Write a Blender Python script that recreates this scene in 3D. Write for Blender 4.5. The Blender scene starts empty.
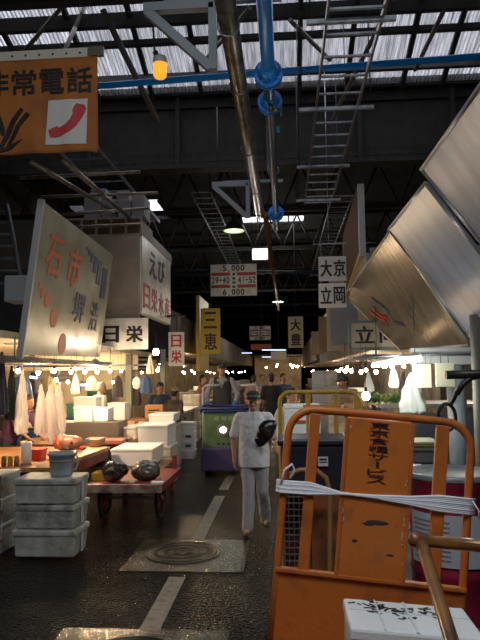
import bpy, bmesh, math, random
from mathutils import Vector, Matrix, noise
random.seed(7)
S = bpy.context.scene
COL = S.collection
PI = math.pi
# ------------------------------------------------------------------ camera
F = 620.0; CH = 1.82; VX, VY = 285.0, 373.0; ROLL = -0.018
_d = Vector((VX-240, -(VY-320), -F)).normalized()
_z = Vector((ROLL, 1, 0)); _z = (_z - _d*_z.dot(_d)).normalized()
_x = _d.cross(_z).normalized()
R3 = Matrix((_x, _d, _z))                    # rows: world axes in camera space
CAMP = Vector((0, 0, CH))
cd = bpy.data.cameras.new('camera'); cam = bpy.data.objects.new('camera', cd); COL.objects.link(cam)
cd.sensor_fit = 'VERTICAL'; cd.sensor_height = 36; cd.lens = 36*F/640; cd.clip_start = .05; cd.clip_end = 300
cam.matrix_world = Matrix.Translation(CAMP) @ R3.to_4x4()
S.camera = cam
def ray(px, py):
    return (R3 @ Vector((px-240, -(py-320), -F))).normalized()
def P(px, py, Y):
    r = ray(px, py); return CAMP + r*(Y/r.y)
def G(px, py, z=0.0):
    r = ray(px, py); return CAMP + r*((z-CH)/r.z)
# ------------------------------------------------------------------ world, exposure, lights
W = bpy.data.worlds.new('sky'); S.world = W; W.use_nodes = True
bg = W.node_tree.nodes['Background']; bg.inputs[0].default_value = (.86, .88, 1, 1); bg.inputs[1].default_value = 2.3
S.view_settings.view_transform = 'Standard'; S.view_settings.look = 'None'
S.view_settings.exposure = 0.3; S.view_settings.gamma = 1.0; S.view_settings.use_curve_mapping = False
def area(name, loc, sx, sy, power, col, rot=(0, 0, 0)):
    l = bpy.data.lights.new(name, 'AREA'); l.shape = 'RECTANGLE'; l.size = sx; l.size_y = sy; l.energy = power; l.color = col
    o = bpy.data.objects.new(name, l); COL.objects.link(o); o.location = loc; o.rotation_euler = rot; return o
def point(name, loc, power, col=(1, .72, .42), r=.06, parent=None):
    l = bpy.data.lights.new(name, 'POINT'); l.energy = power; l.color = col; l.shadow_soft_size = r
    o = bpy.data.objects.new(name, l); COL.objects.link(o); o.location = loc
    if parent: o.parent = parent
    return o
area('added_front_fill', (.3, -1.6, 8.1), 5, 2.6, 190, (.86, .9, 1))  # added fill above the camera for crates and cart, no roof opening there
area('skylight_daylight_over_aisle', (-.4, 11.5, 8.6), 9, 3.0, 90, (.84, .9, 1))
area('skylight_daylight_down_aisle', (-.8, 25, 7.9), 3, 1.6, 60, (.84, .9, 1))
# ------------------------------------------------------------------ materials
_m = {}
def mat(name, col=(.5, .5, .5), rough=.5, metal=0.0, dirt=None, dscale=6.0, damt=.5, bump=0.0, bscale=30.0, emit=0.0, trans=0.0, coat=0.0, spec=.5, stretch=None, sharp=.5):
    if name in _m: return _m[name]
    m = bpy.data.materials.new(name); m.use_nodes = True; _m[name] = m
    nt = m.node_tree; N = nt.nodes; L = nt.links; b = N['Principled BSDF']
    b.inputs['Base Color'].default_value = (*col, 1); b.inputs['Roughness'].default_value = rough
    b.inputs['Metallic'].default_value = metal; b.inputs['Coat Weight'].default_value = coat
    b.inputs['Specular IOR Level'].default_value = spec
    tc = N.new('ShaderNodeTexCoord'); src = tc.outputs['Object']
    if stretch:
        mp = N.new('ShaderNodeMapping'); mp.inputs['Scale'].default_value = stretch; L.new(src, mp.inputs[0]); src = mp.outputs[0]
    if dirt:
        n = N.new('ShaderNodeTexNoise'); n.inputs['Scale'].default_value = dscale; n.inputs['Detail'].default_value = 6; L.new(src, n.inputs[0])
        r = N.new('ShaderNodeValToRGB'); r.color_ramp.elements[0].position = 1-damt-.12*(1-sharp)-.02; r.color_ramp.elements[1].position = min(1, 1-damt+.25*(1-sharp)+.02)
        L.new(n.outputs[0], r.inputs[0])
        x = N.new('ShaderNodeMix'); x.data_type = 'RGBA'; x.inputs['A'].default_value = (*col, 1); x.inputs['B'].default_value = (*dirt, 1)
        L.new(r.outputs[0], x.inputs['Factor']); L.new(x.outputs['Result'], b.inputs['Base Color'])
    if bump:
        n2 = N.new('ShaderNodeTexNoise'); n2.inputs['Scale'].default_value = bscale; n2.inputs['Detail'].default_value = 4; L.new(src, n2.inputs[0])
        bp = N.new('ShaderNodeBump'); bp.inputs['Strength'].default_value = bump; bp.inputs['Distance'].default_value = .02
        L.new(n2.outputs[0], bp.inputs['Height']); L.new(bp.outputs[0], b.inputs['Normal'])
    if emit:
        b.inputs['Emission Color'].default_value = (*col, 1); b.inputs['Emission Strength'].default_value = emit
    if trans:
        t = N.new('ShaderNodeBsdfTransparent'); mx = N.new('ShaderNodeMixShader'); mx.inputs[0].default_value = trans
        L.new(b.outputs[0], mx.inputs[1]); L.new(t.outputs[0], mx.inputs[2]); L.new(mx.outputs[0], N['Material Output'].inputs[0])
    return m
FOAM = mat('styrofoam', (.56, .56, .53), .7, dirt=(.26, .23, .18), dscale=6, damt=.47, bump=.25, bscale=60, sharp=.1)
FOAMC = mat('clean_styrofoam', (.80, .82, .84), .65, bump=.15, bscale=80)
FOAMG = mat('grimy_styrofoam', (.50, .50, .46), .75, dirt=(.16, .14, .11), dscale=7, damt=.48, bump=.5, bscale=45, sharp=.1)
TAPE = mat('clear_tape', (.68, .70, .72), .2)
ORANGE = mat('orange_paint', (.54, .145, .025), .42, dirt=(.20, .07, .03), dscale=7, damt=.36, bump=.12, bscale=40, sharp=.3)
ORANGEP = mat('orange_panel_paint', (.60, .17, .03), .38, dirt=(.30, .11, .05), dscale=9, damt=.34, bump=.1, bscale=50, sharp=.5)
RUST = mat('rusty_pipe', (.25, .11, .05), .35, .5, dirt=(.10, .05, .035), dscale=9, damt=.5)
YELLOW = mat('yellow_paint', (.62, .36, .05), .45, dirt=(.25, .14, .05), dscale=9, damt=.35)
DARK = mat('dark_steel', (.030, .028, .027), .7)
GIRD = mat('girder_paint', (.018, .014, .012), .85, dirt=(.008, .007, .006), dscale=3, damt=.5, bump=.3, bscale=60)
GALV = mat('galvanised_steel', (.34, .36, .40), .38, .7, dirt=(.2, .21, .23), dscale=9, damt=.5)
GREYP = mat('grey_painted_steel', (.30, .33, .37), .5)
PIPE = mat('steel_pipe', (.26, .23, .20), .33, .75, dirt=(.14, .11, .08), dscale=6, damt=.5)
BLUE = mat('blue_pipe_paint', (.015, .29, .95), .35)
BLACKP = mat('black_plastic', (.015, .015, .017), .35)
RUBBER = mat('rubber', (.012, .012, .012), .8)
WHITE = mat('white_paint', (.72, .72, .70), .5)
SIGNW = mat('sign_white', (.80, .78, .74), .45, dirt=(.52, .50, .46), dscale=4, damt=.45)
CREAM = mat('cream_wall', (.66, .58, .44), .7, dirt=(.44, .37, .27), dscale=2, damt=.45)
INK = mat('black_ink', (.012, .012, .014), .5)
NAVY = mat('navy_ink', (.03, .045, .13), .5)
RED = mat('red_ink', (.50, .035, .03), .5)
VERM = mat('vermilion_ink', (.70, .13, .03), .45)
WOOD = mat('worn_wood', (.34, .15, .055), .55, dirt=(.13, .055, .025), dscale=5, damt=.5, stretch=(1, 12, 12), bump=.2)
REDW = mat('red_painted_wood', (.20, .028, .02), .5, dirt=(.12, .02, .015), dscale=8, damt=.45)
SKIN = mat('skin', (.42, .22, .145), .5, spec=.3)
HAIR = mat('black_hair', (.012, .010, .009), .5)
GHAIR = mat('grey_hair', (.30, .28, .26), .6)
BULB = mat('lit_bulb', (1, .66, .36), emit=55)
BULBW = mat('lit_white_bulb', (1, .88, .70), emit=60)
TUBE = mat('lit_fluorescent_tube', (.95, 1, .92), emit=12)
TUBEB = mat('lit_blue_fluorescent_tube', (.35, .55, 1), emit=7)
CLOTHW = mat('white_cloth', (.62, .60, .60), .85, bump=.5, bscale=14)
# ------------------------------------------------------------------ mesh builder
class MB:
    def __init__(s): s.bm = bmesh.new()
    def box(s, c, size, rot=None, bev=0.0, taper=0.0, m=0):
        r = bmesh.ops.create_cube(s.bm, size=1); vs = r['verts']
        for v in vs:
            k = 1 - taper if v.co.z < 0 else 1
            v.co = Vector((v.co.x*size[0]*k, v.co.y*size[1]*k, v.co.z*size[2]))
        fs = set(f for v in vs for f in v.link_faces)
        for f in fs: f.material_index = m
        if bev:
            es = list(set(e for v in vs for e in v.link_edges))
            rr = bmesh.ops.bevel(s.bm, geom=es, offset=bev, segments=2, affect='EDGES', profile=.5)
            vs = rr['verts']
            for f in rr['faces']: f.material_index = m
        if rot is not None:
            mt = rot if isinstance(rot, Matrix) else Matrix.Rotation(rot, 3, 'Z')
            for v in vs: v.co = mt @ v.co
        for v in vs: v.co += Vector(c)
        return s
    def cyl(s, a, b, r1, r2=None, n=12, m=0, cap=True):
        a = Vector(a); b = Vector(b); r2 = r1 if r2 is None else r2
        q = (b-a).to_track_quat('Z', 'Y').to_matrix()
        A = []; B = []
        for i in range(n):
            t = 2*PI*i/n; u = q @ Vector((math.cos(t), math.sin(t), 0))
            A.append(s.bm.verts.new(a+u*r1)); B.append(s.bm.verts.new(b+u*r2))
        for i in range(n):
            f = s.bm.faces.new((A[i], A[(i+1) % n], B[(i+1) % n], B[i])); f.material_index = m; f.smooth = True
        if cap:
            s.bm.faces.new(A[::-1]).material_index = m; s.bm.faces.new(B).material_index = m
        return s
    def tube(s, pts, r, n=10, closed=False, m=0):
        pts = [Vector(p) for p in pts]; rings = []; K = len(pts)
        up = None
        for i, p in enumerate(pts):
            if closed: t = (pts[(i+1) % K]-pts[i-1])
            else: t = (pts[min(i+1, K-1)]-pts[max(i-1, 0)])
            t.normalize()
            if up is None: up = t.orthogonal().normalized()
            up = (up - t*up.dot(t)).normalized(); w = t.cross(up)
            rr = r[i] if isinstance(r, (list, tuple)) else r
            rings.append([s.bm.verts.new(p+(up*math.cos(2*PI*k/n)+w*math.sin(2*PI*k/n))*rr) for k in range(n)])
        for i in range(K if closed else K-1):
            A = rings[i]; B = rings[(i+1) % K]
            for k in range(n):
                f = s.bm.faces.new((A[k], A[(k+1) % n], B[(k+1) % n], B[k])); f.smooth = True; f.material_index = m
        if not closed:
            s.bm.faces.new(rings[0][::-1]).material_index = m; s.bm.faces.new(rings[-1]).material_index = m
        return s
    def lathe(s, prof, c=(0, 0, 0), n=20, m=0, fn=None):
        rings = []; c = Vector(c)
        for (r, z) in prof:
            ring = []
            for i in range(n):
                t = 2*PI*i/n; k = fn(t, z) if fn else 1
                ring.append(s.bm.verts.new(c+Vector((r*k*math.cos(t), r*k*math.sin(t), z))))
            rings.append(ring)
        for A, B in zip(rings, rings[1:]):
            for i in range(n):
                f = s.bm.faces.new((A[i], A[(i+1) % n], B[(i+1) % n], B[i])); f.smooth = True; f.material_index = m
        return s
    def ell(s, c, r, n=12, rot=None, m=0):
        g = bmesh.ops.create_uvsphere(s.bm, u_segments=n, v_segments=max(6, n*2//3), radius=1)
        for v in g['verts']:
            q = Vector((v.co.x*r[0], v.co.y*r[1], v.co.z*r[2]))
            if rot is not None: q = rot @ q
            v.co = q+Vector(c)
            for f in v.link_faces: f.smooth = True; f.material_index = m
        return s
    def poly(s, pts, m=0):
        f = s.bm.faces.new([s.bm.verts.new(Vector(p)) for p in pts]); f.material_index = m; return s
    def slab(s, pts, th, m=0):
        """polygon given as 3D points, extruded along minus its normal"""
        pts = [Vector(p) for p in pts]
        nn = Vector((0, 0, 0))
        for i in range(len(pts)): nn += (pts[i]-pts[0]).cross(pts[(i+1) % len(pts)]-pts[0])
        nn.normalize()
        A = [s.bm.verts.new(p) for p in pts]; B = [s.bm.verts.new(p-nn*th) for p in pts]
        k = len(pts)
        fs = [s.bm.faces.new(A), s.bm.faces.new(B[::-1])]
        for i in range(k): fs.append(s.bm.faces.new((A[(i+1) % k], A[i], B[i], B[(i+1) % k])))
        for f in fs: f.material_index = m
        return s
    def cap(s, a, ra, b, rb, n=12):
        """tapered capsule for blobs"""
        a = Vector(a); b = Vector(b)
        s.ell(a, (ra,)*3, n); s.ell(b, (rb,)*3, n)
        if (b-a).length > 1e-4: s.cyl(a, b, ra, rb, n)
        return s
    def build(s, name, mats, parent=None, smooth=False, loc=None):
        me = bpy.data.meshes.new(name); s.bm.normal_update(); s.bm.to_mesh(me); s.bm.free()
        for mm in (mats if isinstance(mats, (list, tuple)) else [mats]): me.materials.append(mm)
        if smooth: me.polygons.foreach_set('use_smooth', [True]*len(me.polygons))
        o = bpy.data.objects.new(name, me); COL.objects.link(o)
        if parent: o.parent = parent
        if loc is not None: o.location = loc
        return o
    def blob(s, name, m, parent=None, vox=.012, it=3, fac=.6):
        me = bpy.data.meshes.new(name); s.bm.to_mesh(me); s.bm.free()
        o = bpy.data.objects.new(name, me); COL.objects.link(o)
        r = o.modifiers.new('r', 'REMESH'); r.mode = 'VOXEL'; r.voxel_size = vox; r.use_smooth_shade = True
        q = o.modifiers.new('s', 'SMOOTH'); q.factor = fac; q.iterations = it
        dg = bpy.context.evaluated_depsgraph_get(); dg.update()
        m2 = bpy.data.meshes.new_from_object(o.evaluated_get(dg)); m2.name = name
        o.modifiers.clear(); o.data = m2; bpy.data.meshes.remove(me)
        m2.materials.clear(); m2.materials.append(m); m2.polygons.foreach_set('use_smooth', [True]*len(m2.polygons))
        if parent: o.parent = parent
        return o
def tag(o, label=None, cat=None, group=None, kind=None):
    if label: o['label'] = label
    if cat: o['category'] = cat
    if group: o['group'] = group
    if kind: o['kind'] = kind
    return o
def thing(name, label, cat, loc=(0, 0, 0), rz=0.0, group=None, mw=None):
    o = bpy.data.objects.new(name, None); COL.objects.link(o); o.empty_display_size = .1
    if mw is not None: o.matrix_world = mw
    else: o.location = loc; o.rotation_euler = (0, 0, rz)
    return tag(o, label, cat, group)
def struct(o, label=None, cat=None): o['kind'] = 'structure'; return tag(o, label, cat)
def copy_tree(o, parent=None):
    c = o.copy(); COL.objects.link(c)
    if parent: c.parent = parent; c.matrix_parent_inverse = o.matrix_parent_inverse.copy()
    for ch in list(o.children): copy_tree(ch, c)
    return c
def dup(o, label, loc=None, rz=None, group=None):
    c = copy_tree(o); c['label'] = label
    if loc is not None: c.location = loc
    if rz is not None: c.rotation_euler = (0, 0, rz)
    if group: c['group'] = group
    return c
def noisy(o, amt, sc, seed=0):
    for v in o.data.vertices:
        v.co += noise.noise_vector(v.co*sc+Vector((seed, seed, seed)))*amt
def frame(O, U, V):
    U = Vector(U).normalized(); V = Vector(V).normalized(); Nn = U.cross(V).normalized(); V = Nn.cross(U)
    m = Matrix((U, V, Nn)).transposed().to_4x4(); m.translation = Vector(O); return m
# text: glyphs fitted in a box (local x right, y up, z out of the surface)
_g = {}
def glyph(ch, bold):
    k = (ch, bold)
    if k in _g: return _g[k]
    c = bpy.data.curves.new('g', 'FONT'); c.body = ch; c.resolution_u = 3
    o = bpy.data.objects.new('g', c); COL.objects.link(o)
    dg = bpy.context.evaluated_depsgraph_get(); me = bpy.data.meshes.new_from_object(o.evaluated_get(dg))
    v0 = [v.co.copy() for v in me.vertices]; f0 = [list(p.vertices) for p in me.polygons]; vs = []; fs = []
    for dx, dy in ((-1, -.6), (1, -.6), (-1, .6), (1, .6)) if bold > .0042 else ((0, 0),):
        k0 = len(vs); vs += [v+Vector((dx*bold, dy*bold, (dx+1)*.5+(dy+.6))) for v in v0]; fs += [[i+k0 for i in f] for f in f0]
    bpy.data.objects.remove(o); bpy.data.curves.remove(c); bpy.data.meshes.remove(me)
    _g[k] = (vs, fs); return _g[k]
def text(body, box, m, parent, name='lettering', vertical=False, bold=.012, z=.003, th=.003, pad=.08, skew=0.0, natural=False, label=None):
    x0, y0, x1, y1 = box; n = len(body); bm = bmesh.new()
    for i, ch in enumerate(body):
        if ch == ' ': continue
        vs, fs = glyph('|' if (vertical and ch == 'ー') else ch, bold)
        if not vs: continue
        if vertical: cx0, cx1 = x0, x1; cy1 = y1-(y1-y0)*i/n; cy0 = y1-(y1-y0)*(i+1)/n
        else: cx0 = x0+(x1-x0)*i/n; cx1 = x0+(x1-x0)*(i+1)/n; cy0, cy1 = y0, y1
        ax = min(v.x for v in vs); bx = max(v.x for v in vs); ay = min(v.y for v in vs); by = max(v.y for v in vs)
        if natural: ay, by = -.02, .74
        w = (cx1-cx0)*(1-2*pad); h = (cy1-cy0)*(1-2*pad)
        sx = w/max(bx-ax, .01); sy = h/max(by-ay, .01)
        if ch in '一三ー-.,1|、': 
            sx = min(sx, w/.62) if ch in '1.,|' else sx
            sy = min(sy, h/.80)
        mx = (cx0+cx1)/2; my = (cy0+cy1)/2; gy = (ay+by)/2
        if ch == 'ー' and vertical: sx = w*.16/max(bx-ax, .01); sy = h*.9/max(by-ay, .01)
        if ch in '.,': my = cy0+h*.08
        top = []; 
        for v in vs:
            X = mx+(v.x-(ax+bx)/2)*sx; Y = my+(v.y-gy)*sy
            top.append(bm.verts.new((X+skew*(Y-my), Y, z+v.z*.0006)))
        for f in fs:
            try: bm.faces.new([top[k] for k in f])
            except ValueError: pass
    r = bmesh.ops.extrude_face_region(bm, geom=bm.faces[:])
    for e in r['geom']:
        if isinstance(e, bmesh.types.BMVert): e.co.z += th
    me = bpy.data.meshes.new(name); bm.normal_update(); bm.to_mesh(me); bm.free(); me.materials.append(m)
    o = bpy.data.objects.new(name, me); COL.objects.link(o); o.parent = parent
    if label: o['label'] = label
    return o
def board(name, label, cat, O, U, V, w, h, th, m, group=None, bev=.004):
    t = thing(name, label, cat, mw=frame(O, U, V), group=group)
    MB().box((w/2, h/2, -th/2), (w, h, th), bev=bev).build('panel', m, t)
    return t
FX = (1, 0, 0); UP = (0, 0, 1)

# ================================================================== STRUCTURE
def floor_material():
    m = bpy.data.materials.new('wet_asphalt'); m.use_nodes = True; N = m.node_tree.nodes; L = m.node_tree.links; b = N['Principled BSDF']
    tc = N.new('ShaderNodeTexCoord')
    v = N.new('ShaderNodeTexVoronoi'); v.inputs['Scale'].default_value = 42; L.new(tc.outputs['Object'], v.inputs[0])
    n = N.new('ShaderNodeTexNoise'); n.inputs['Scale'].default_value = 1.3; n.inputs['Detail'].default_value = 5; L.new(tc.outputs['Object'], n.inputs[0])
    r = N.new('ShaderNodeMapRange'); r.inputs[1].default_value = .38; r.inputs[2].default_value = .62; r.inputs[3].default_value = .13; r.inputs[4].default_value = .26; b.inputs['Specular IOR Level'].default_value = .24
    L.new(n.outputs[0], r.inputs[0]); L.new(r.outputs[0], b.inputs['Roughness'])
    bp = N.new('ShaderNodeBump'); bp.inputs['Strength'].default_value = 1; bp.inputs['Distance'].default_value = .03
    L.new(v.outputs['Distance'], bp.inputs['Height']); L.new(bp.outputs[0], b.inputs['Normal'])
    cr = N.new('ShaderNodeValToRGB'); cr.color_ramp.elements[0].color = (.003, .003, .003, 1); cr.color_ramp.elements[1].color = (.010, .009, .008, 1)
    L.new(n.outputs[0], cr.inputs[0]); L.new(cr.outputs[0], b.inputs['Base Color'])
    return m
FLOOR = floor_material()
struct(MB().box((0, 33, -.1), (18, 76, .2)).build('floor', FLOOR))
# painted lane line, two worn dashes
PAINT = mat('worn_road_paint', (.13, .125, .11), .5, dirt=(.05, .05, .05), dscale=14, damt=.46, bump=.4, bscale=60, sharp=.6)
for (ya, yb, k) in ((4.55, 5.7, 'nearer'), (6.85, 9.4, 'middle'), (9.9, 16, 'further')):
    o = MB().box((-1.0, (ya+yb)/2, .002), (.15, yb-ya, .004)).build('trim_%d' % (1+('nearer', 'middle', 'further').index(k)), PAINT); struct(o, 'worn white painted dash of the lane line, %s one' % k)
CONC = mat('wet_concrete', (.06, .045, .026), .16, dirt=(.025, .02, .014), dscale=8, damt=.5, bump=.2, bscale=70)
IRON = mat('cast_iron', (.05, .042, .035), .35, .6)
def manhole(c, half, r, lab, y0, y1, xa, xb):
    t = thing('manhole', lab, 'manhole cover', (c[0], c[1], 0))
    o = MB().slab([(xa-c[0], y0-c[1], .006), (xb-c[0], y0-c[1], .006), (xb-c[0], y1-c[1], .006), (xa-c[0], y1-c[1], .006)], .02).build('concrete_surround', CONC, t)
    b = MB(); b.cyl((0, 0, .006), (0, 0, .010), r, n=40)
    for k in range(3): b.tube([(math.cos(a*PI/20)*r*(.33+.3*k), math.sin(a*PI/20)*r*(.33+.3*k), .011) for a in range(40)], .008, 6, closed=True)
    for k in range(48):
        a = k*2*PI/48
        for q in (.18, .48, .78): 
            if k % (3 if q < .3 else 2 if q < .5 else 1) == 0: b.box((math.cos(a)*r*q, math.sin(a)*r*q, .012), (.05, .018, .008), rot=a)
    b.build('iron_lid', IRON, t)
    f = MB(); f.tube([(math.cos(a*PI/24)*(r+.02), math.sin(a*PI/24)*(r+.02), .006) for a in range(48)], .013, 6, closed=True); f.build('rim', IRON, t)
ga = G(183, 553)
manhole((ga.x, ga.y), .6, .36, 'round iron manhole lid in a glossy wet concrete square beyond the near one', G(180, 572).y, G(180, 540).y, G(120, 570).x, G(246, 560).x)
manhole((G(150, 620).x, 4.02), .5, .36, 'nearest manhole in a wet concrete pad at the very bottom edge of the picture', 3.4, 4.55, -1.62, -.42)
# hall shell
SHELL = mat('sooty_hall_wall', (.030, .027, .025), .85, dirt=(.012, .011, .010), dscale=.8, damt=.5)
def wbox(name, lo, hi, m=SHELL, label=None):
    o = MB().box([(a+b)/2 for a, b in zip(lo, hi)], [b-a for a, b in zip(lo, hi)]).build(name, m); return struct(o, label)
wbox('wall_left', (-9.2, -5, 0), (-9, 71, 11)); wbox('wall_right', (9, -5, 0), (9.2, 71, 11))
wbox('wall_rear', (-9, -5.2, 0), (9, -5, 11)); wbox('wall_far', (-9, 70, 0), (9, 70.2, 9))
CEIL = mat('sooty_roof_boards', (.022, .020, .020), .85, dirt=(.010, .010, .010), dscale=1, damt=.5)
# flat dark roof in rectangles around the skylight openings
holes = [(-1.75, .95, 25.6, 27.4), (-6.2, -4.75, 23.0, 25.0), (-8.4, -7.2, 23.5, 24.6)]
c = MB()
def cells():
    ys = sorted({14.0, 70.0} | {h[2] for h in holes} | {h[3] for h in holes}); out = []
    for ya, yb in zip(ys, ys[1:]):
        xs = [(-9, 9)]
        for h in holes:
            if h[2] <= ya+.001 and h[3] >= yb-.001:
                xs = [q for (a, b) in xs for q in (((a, h[0]), (h[1], b)) if a < h[0] and b > h[1] else ((a, b),))]
        for a, b in xs: out.append((a, b, ya, yb))
    return out
for a, b, ya, yb in cells(): c.box(((a+b)/2, (ya+yb)/2, 8.55), (b-a, yb-ya, .1))
c.box((0, -1.75, 8.55), (18, 6.5, .1)); c.box((0, 5.2, 8.55), (18, 7.4, .1)); c.box((0, 8.95, 9.4), (18, .1, 1.8))
struct(c.build('ceiling', CEIL))
def glazing():
    m = bpy.data.materials.new('dirty_corrugated_glazing'); m.use_nodes = True; N = m.node_tree.nodes; L = m.node_tree.links; b = N['Principled BSDF']
    b.inputs['Base Color'].default_value = (.5, .5, .52, 1); b.inputs['Roughness'].default_value = .6
    tc = N.new('ShaderNodeTexCoord'); mp = N.new('ShaderNodeMapping'); mp.inputs['Scale'].default_value = (7.0, .5, .5); L.new(tc.outputs['Object'], mp.inputs[0])
    n = N.new('ShaderNodeTexNoise'); n.inputs['Scale'].default_value = 2.2; n.inputs['Detail'].default_value = 5; n.inputs['Roughness'].default_value = .7; L.new(mp.outputs[0], n.inputs[0])
    r = N.new('ShaderNodeMapRange'); r.inputs[1].default_value = .36; r.inputs[2].default_value = .64; r.inputs[3].default_value = .16; r.inputs[4].default_value = .62; L.new(n.outputs[0], r.inputs[0])
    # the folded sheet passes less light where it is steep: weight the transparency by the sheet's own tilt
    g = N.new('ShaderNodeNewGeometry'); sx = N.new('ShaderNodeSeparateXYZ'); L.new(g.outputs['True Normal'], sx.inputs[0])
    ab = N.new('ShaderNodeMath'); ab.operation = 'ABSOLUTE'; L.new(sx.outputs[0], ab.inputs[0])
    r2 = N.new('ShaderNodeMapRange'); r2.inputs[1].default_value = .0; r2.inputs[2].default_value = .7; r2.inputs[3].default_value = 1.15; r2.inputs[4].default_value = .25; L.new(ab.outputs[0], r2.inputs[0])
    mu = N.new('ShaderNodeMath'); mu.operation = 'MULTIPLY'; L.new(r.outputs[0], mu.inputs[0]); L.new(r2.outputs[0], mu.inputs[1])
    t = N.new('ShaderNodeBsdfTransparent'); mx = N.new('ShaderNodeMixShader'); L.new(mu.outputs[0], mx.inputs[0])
    L.new(b.outputs[0], mx.inputs[1]); L.new(t.outputs[0], mx.inputs[2]); L.new(mx.outputs[0], N['Material Output'].inputs[0]); return m
GLZ = glazing()
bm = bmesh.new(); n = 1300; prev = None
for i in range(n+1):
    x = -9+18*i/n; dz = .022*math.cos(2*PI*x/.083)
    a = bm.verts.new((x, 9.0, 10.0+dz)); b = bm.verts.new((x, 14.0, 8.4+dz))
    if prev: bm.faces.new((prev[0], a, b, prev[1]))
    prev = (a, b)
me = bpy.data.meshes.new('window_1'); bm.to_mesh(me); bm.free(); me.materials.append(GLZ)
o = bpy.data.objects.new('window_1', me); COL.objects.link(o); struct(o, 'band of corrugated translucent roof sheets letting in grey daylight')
CLEAR = mat('clear_roof_glass', (.6, .7, .85), .1, trans=.85)
for k, h in enumerate(holes):
    w = MB().box(((h[0]+h[1])/2, (h[2]+h[3])/2, 8.55), (h[1]-h[0], h[3]-h[2], .01)).build('window_%d' % (k+2), CLEAR); struct(w)
    b = MB(); nb = 4 if k == 0 else 2
    for q in range(nb+1): x = h[0]+(h[1]-h[0])*q/nb; b.box((x, (h[2]+h[3])/2, 8.46), (.07, h[3]-h[2], .06))
    b.build('glazing_bars', DARK, w)
w = MB().box((.3, -1.6, 8.48), (5, 2.6, .02)).build('window_5', mat('added_pane_glass', (.7, .75, .8), .5)); struct(w)  # unseen pane added to go with the front fill, ceiling closed above it
# purlins and rafters under the sheets
def sky(px, py):   # point on the glazing plane
    r = ray(px, py); nrm = Vector((0, 1.6, 5)); p0 = Vector((0, 9, 9.9)); return CAMP+r*((p0-CAMP).dot(nrm)/r.dot(nrm))
for i, (py, hh) in enumerate(((63.5, .15), (27.5, .13), (3, .3))):
    p = sky(285, py+4); o = MB().box((0, p.y, p.z-.1), (18, .12, hh), bev=.01).build('trim_%d' % (10+i), DARK)
    struct(o, 'dark steel purlin crossing under the roof glazing')
for i, px in enumerate((-60, 8, 76, 137, 192, 300, 352, 412, 455, 520)):
    p = sky(px, 40); o = MB().slab([(p.x-.05, 9.1, 9.78), (p.x+.05, 9.1, 9.78), (p.x+.05, 14, 8.22), (p.x-.05, 14, 8.22)], -.1).build('trim_%d' % (20+i), DARK)
    struct(o, 'thin dark rafter under the roof glazing')
# deep riveted girder behind
b = MB(); b.box((0, 14.05, 7.45), (18, .04, 1.75)); b.box((0, 14, 8.32), (18, .4, .06)); b.box((0, 14, 6.58), (18, .4, .06))
b.box((0, 13.98, 6.75), (18, .06, .22)); b.box((0, 13.98, 8.15), (18, .06, .22))
for x in range(-8, 9, 2): b.box((x*1.05-.3, 13.95, 7.45), (.1, .14, 1.7))
o = b.build('trim_40', GIRD); struct(o, 'deep dark riveted steel girder crossing the hall under the glazing')
b = MB()
for i in range(180):
    for z in (6.8, 7.0): b.ell((-8.9+i*.1, 13.945, z-.05), (.022, .015, .022), 6)
b.build('rivets', GIRD, o)
b = MB(); b.box((0, 9.4, 8.1), (18, .2, .5)); struct(b.build('trim_41', DARK))
# trusses further down the hall
for k, y in enumerate((19, 25, 31, 38, 46, 55)):
    b = MB(); b.box((0, y, 6.9), (18, .12, .14)); b.box((0, y, 8.3), (18, .12, .14))
    for i in range(-7, 8):
        x = i*1.2; b.cyl((x, y, 6.9), (x+.6, y, 8.3), .035, n=4); b.cyl((x+.6, y, 8.3), (x+1.2, y, 6.9), .035, n=4)
    o = b.build('trim_%d' % (50+k), mat('sooty_truss', (.022, .019, .018), .7)); struct(o, 'sooty steel roof truss')
# slanting brace bars below the glazing
for k, (a, b_, y0, y1) in enumerate((((103, 10), (158, 122), 9.3, 11), ((72, -5), (0, 80), 10, 12), ((250, 8), (205, 60), 10.2, 12), ((392, 0), (332, 120), 9.5, 11.5), ((444, 10), (415, 70), 10, 12), ((290, 20), (330, 60), 10.5, 12), ((60, 60), (88, 0), 10.5, 12.2))):
    o = MB().cyl(P(*a, y0), P(*b_, y1), .045 if k else .06, n=6).build('trim_%d' % (60+k), mat('brace_steel', (.10, .085, .07), .6)); struct(o, 'slanting steel brace under the roof')
# ---- left stall row shell
IN = mat('stall_interior', (.80, .70, .52), .7, dirt=(.45, .36, .25), dscale=1.3, damt=.45)
BEIGE = mat('shop_cladding', (.34, .31, .26), .7, dirt=(.22, .19, .16), dscale=2, damt=.5)
GREYW = mat('grey_fascia', (.16, .17, .17), .65, dirt=(.09, .09, .09), dscale=3, damt=.5)
wbox('wall_left_stall_back', (-8.2, 4.5, 0), (-8.1, 14.4, 2.3), IN); wbox('ceiling_left_stall', (-8.2, 6.25, 2.24), (-3.06, 14.4, 2.32), IN)
wbox('wall_left_fascia', (-9, 6.1, 2.02), (-3.02, 6.25, 2.82), GREYW, 'grey fascia wall above the front left stall')
wbox('wall_left_side_fascia', (-3.16, 6.25, 1.98), (-3.08, 10.9, 2.05), GREYW)
wbox('wall_left_block_face', (-4.6, 11.0, 2.75), (-2.62, 11.1, 4.38), mat('block_face', (.42, .36, .30), .7, dirt=(.33, .28, .24), dscale=2, damt=.5), 'pale tan boarded face of the upper storey facing the camera')
wbox('wall_left_block_side', (-2.7, 11.1, 2.95), (-2.6, 14.0, 4.38), SIGNW, 'long white signboard wall facing the lane')
wbox('wall_left_block_back', (-9, 14.4, 2.2), (-2.7, 14.5, 4.4), SHELL)
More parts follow.
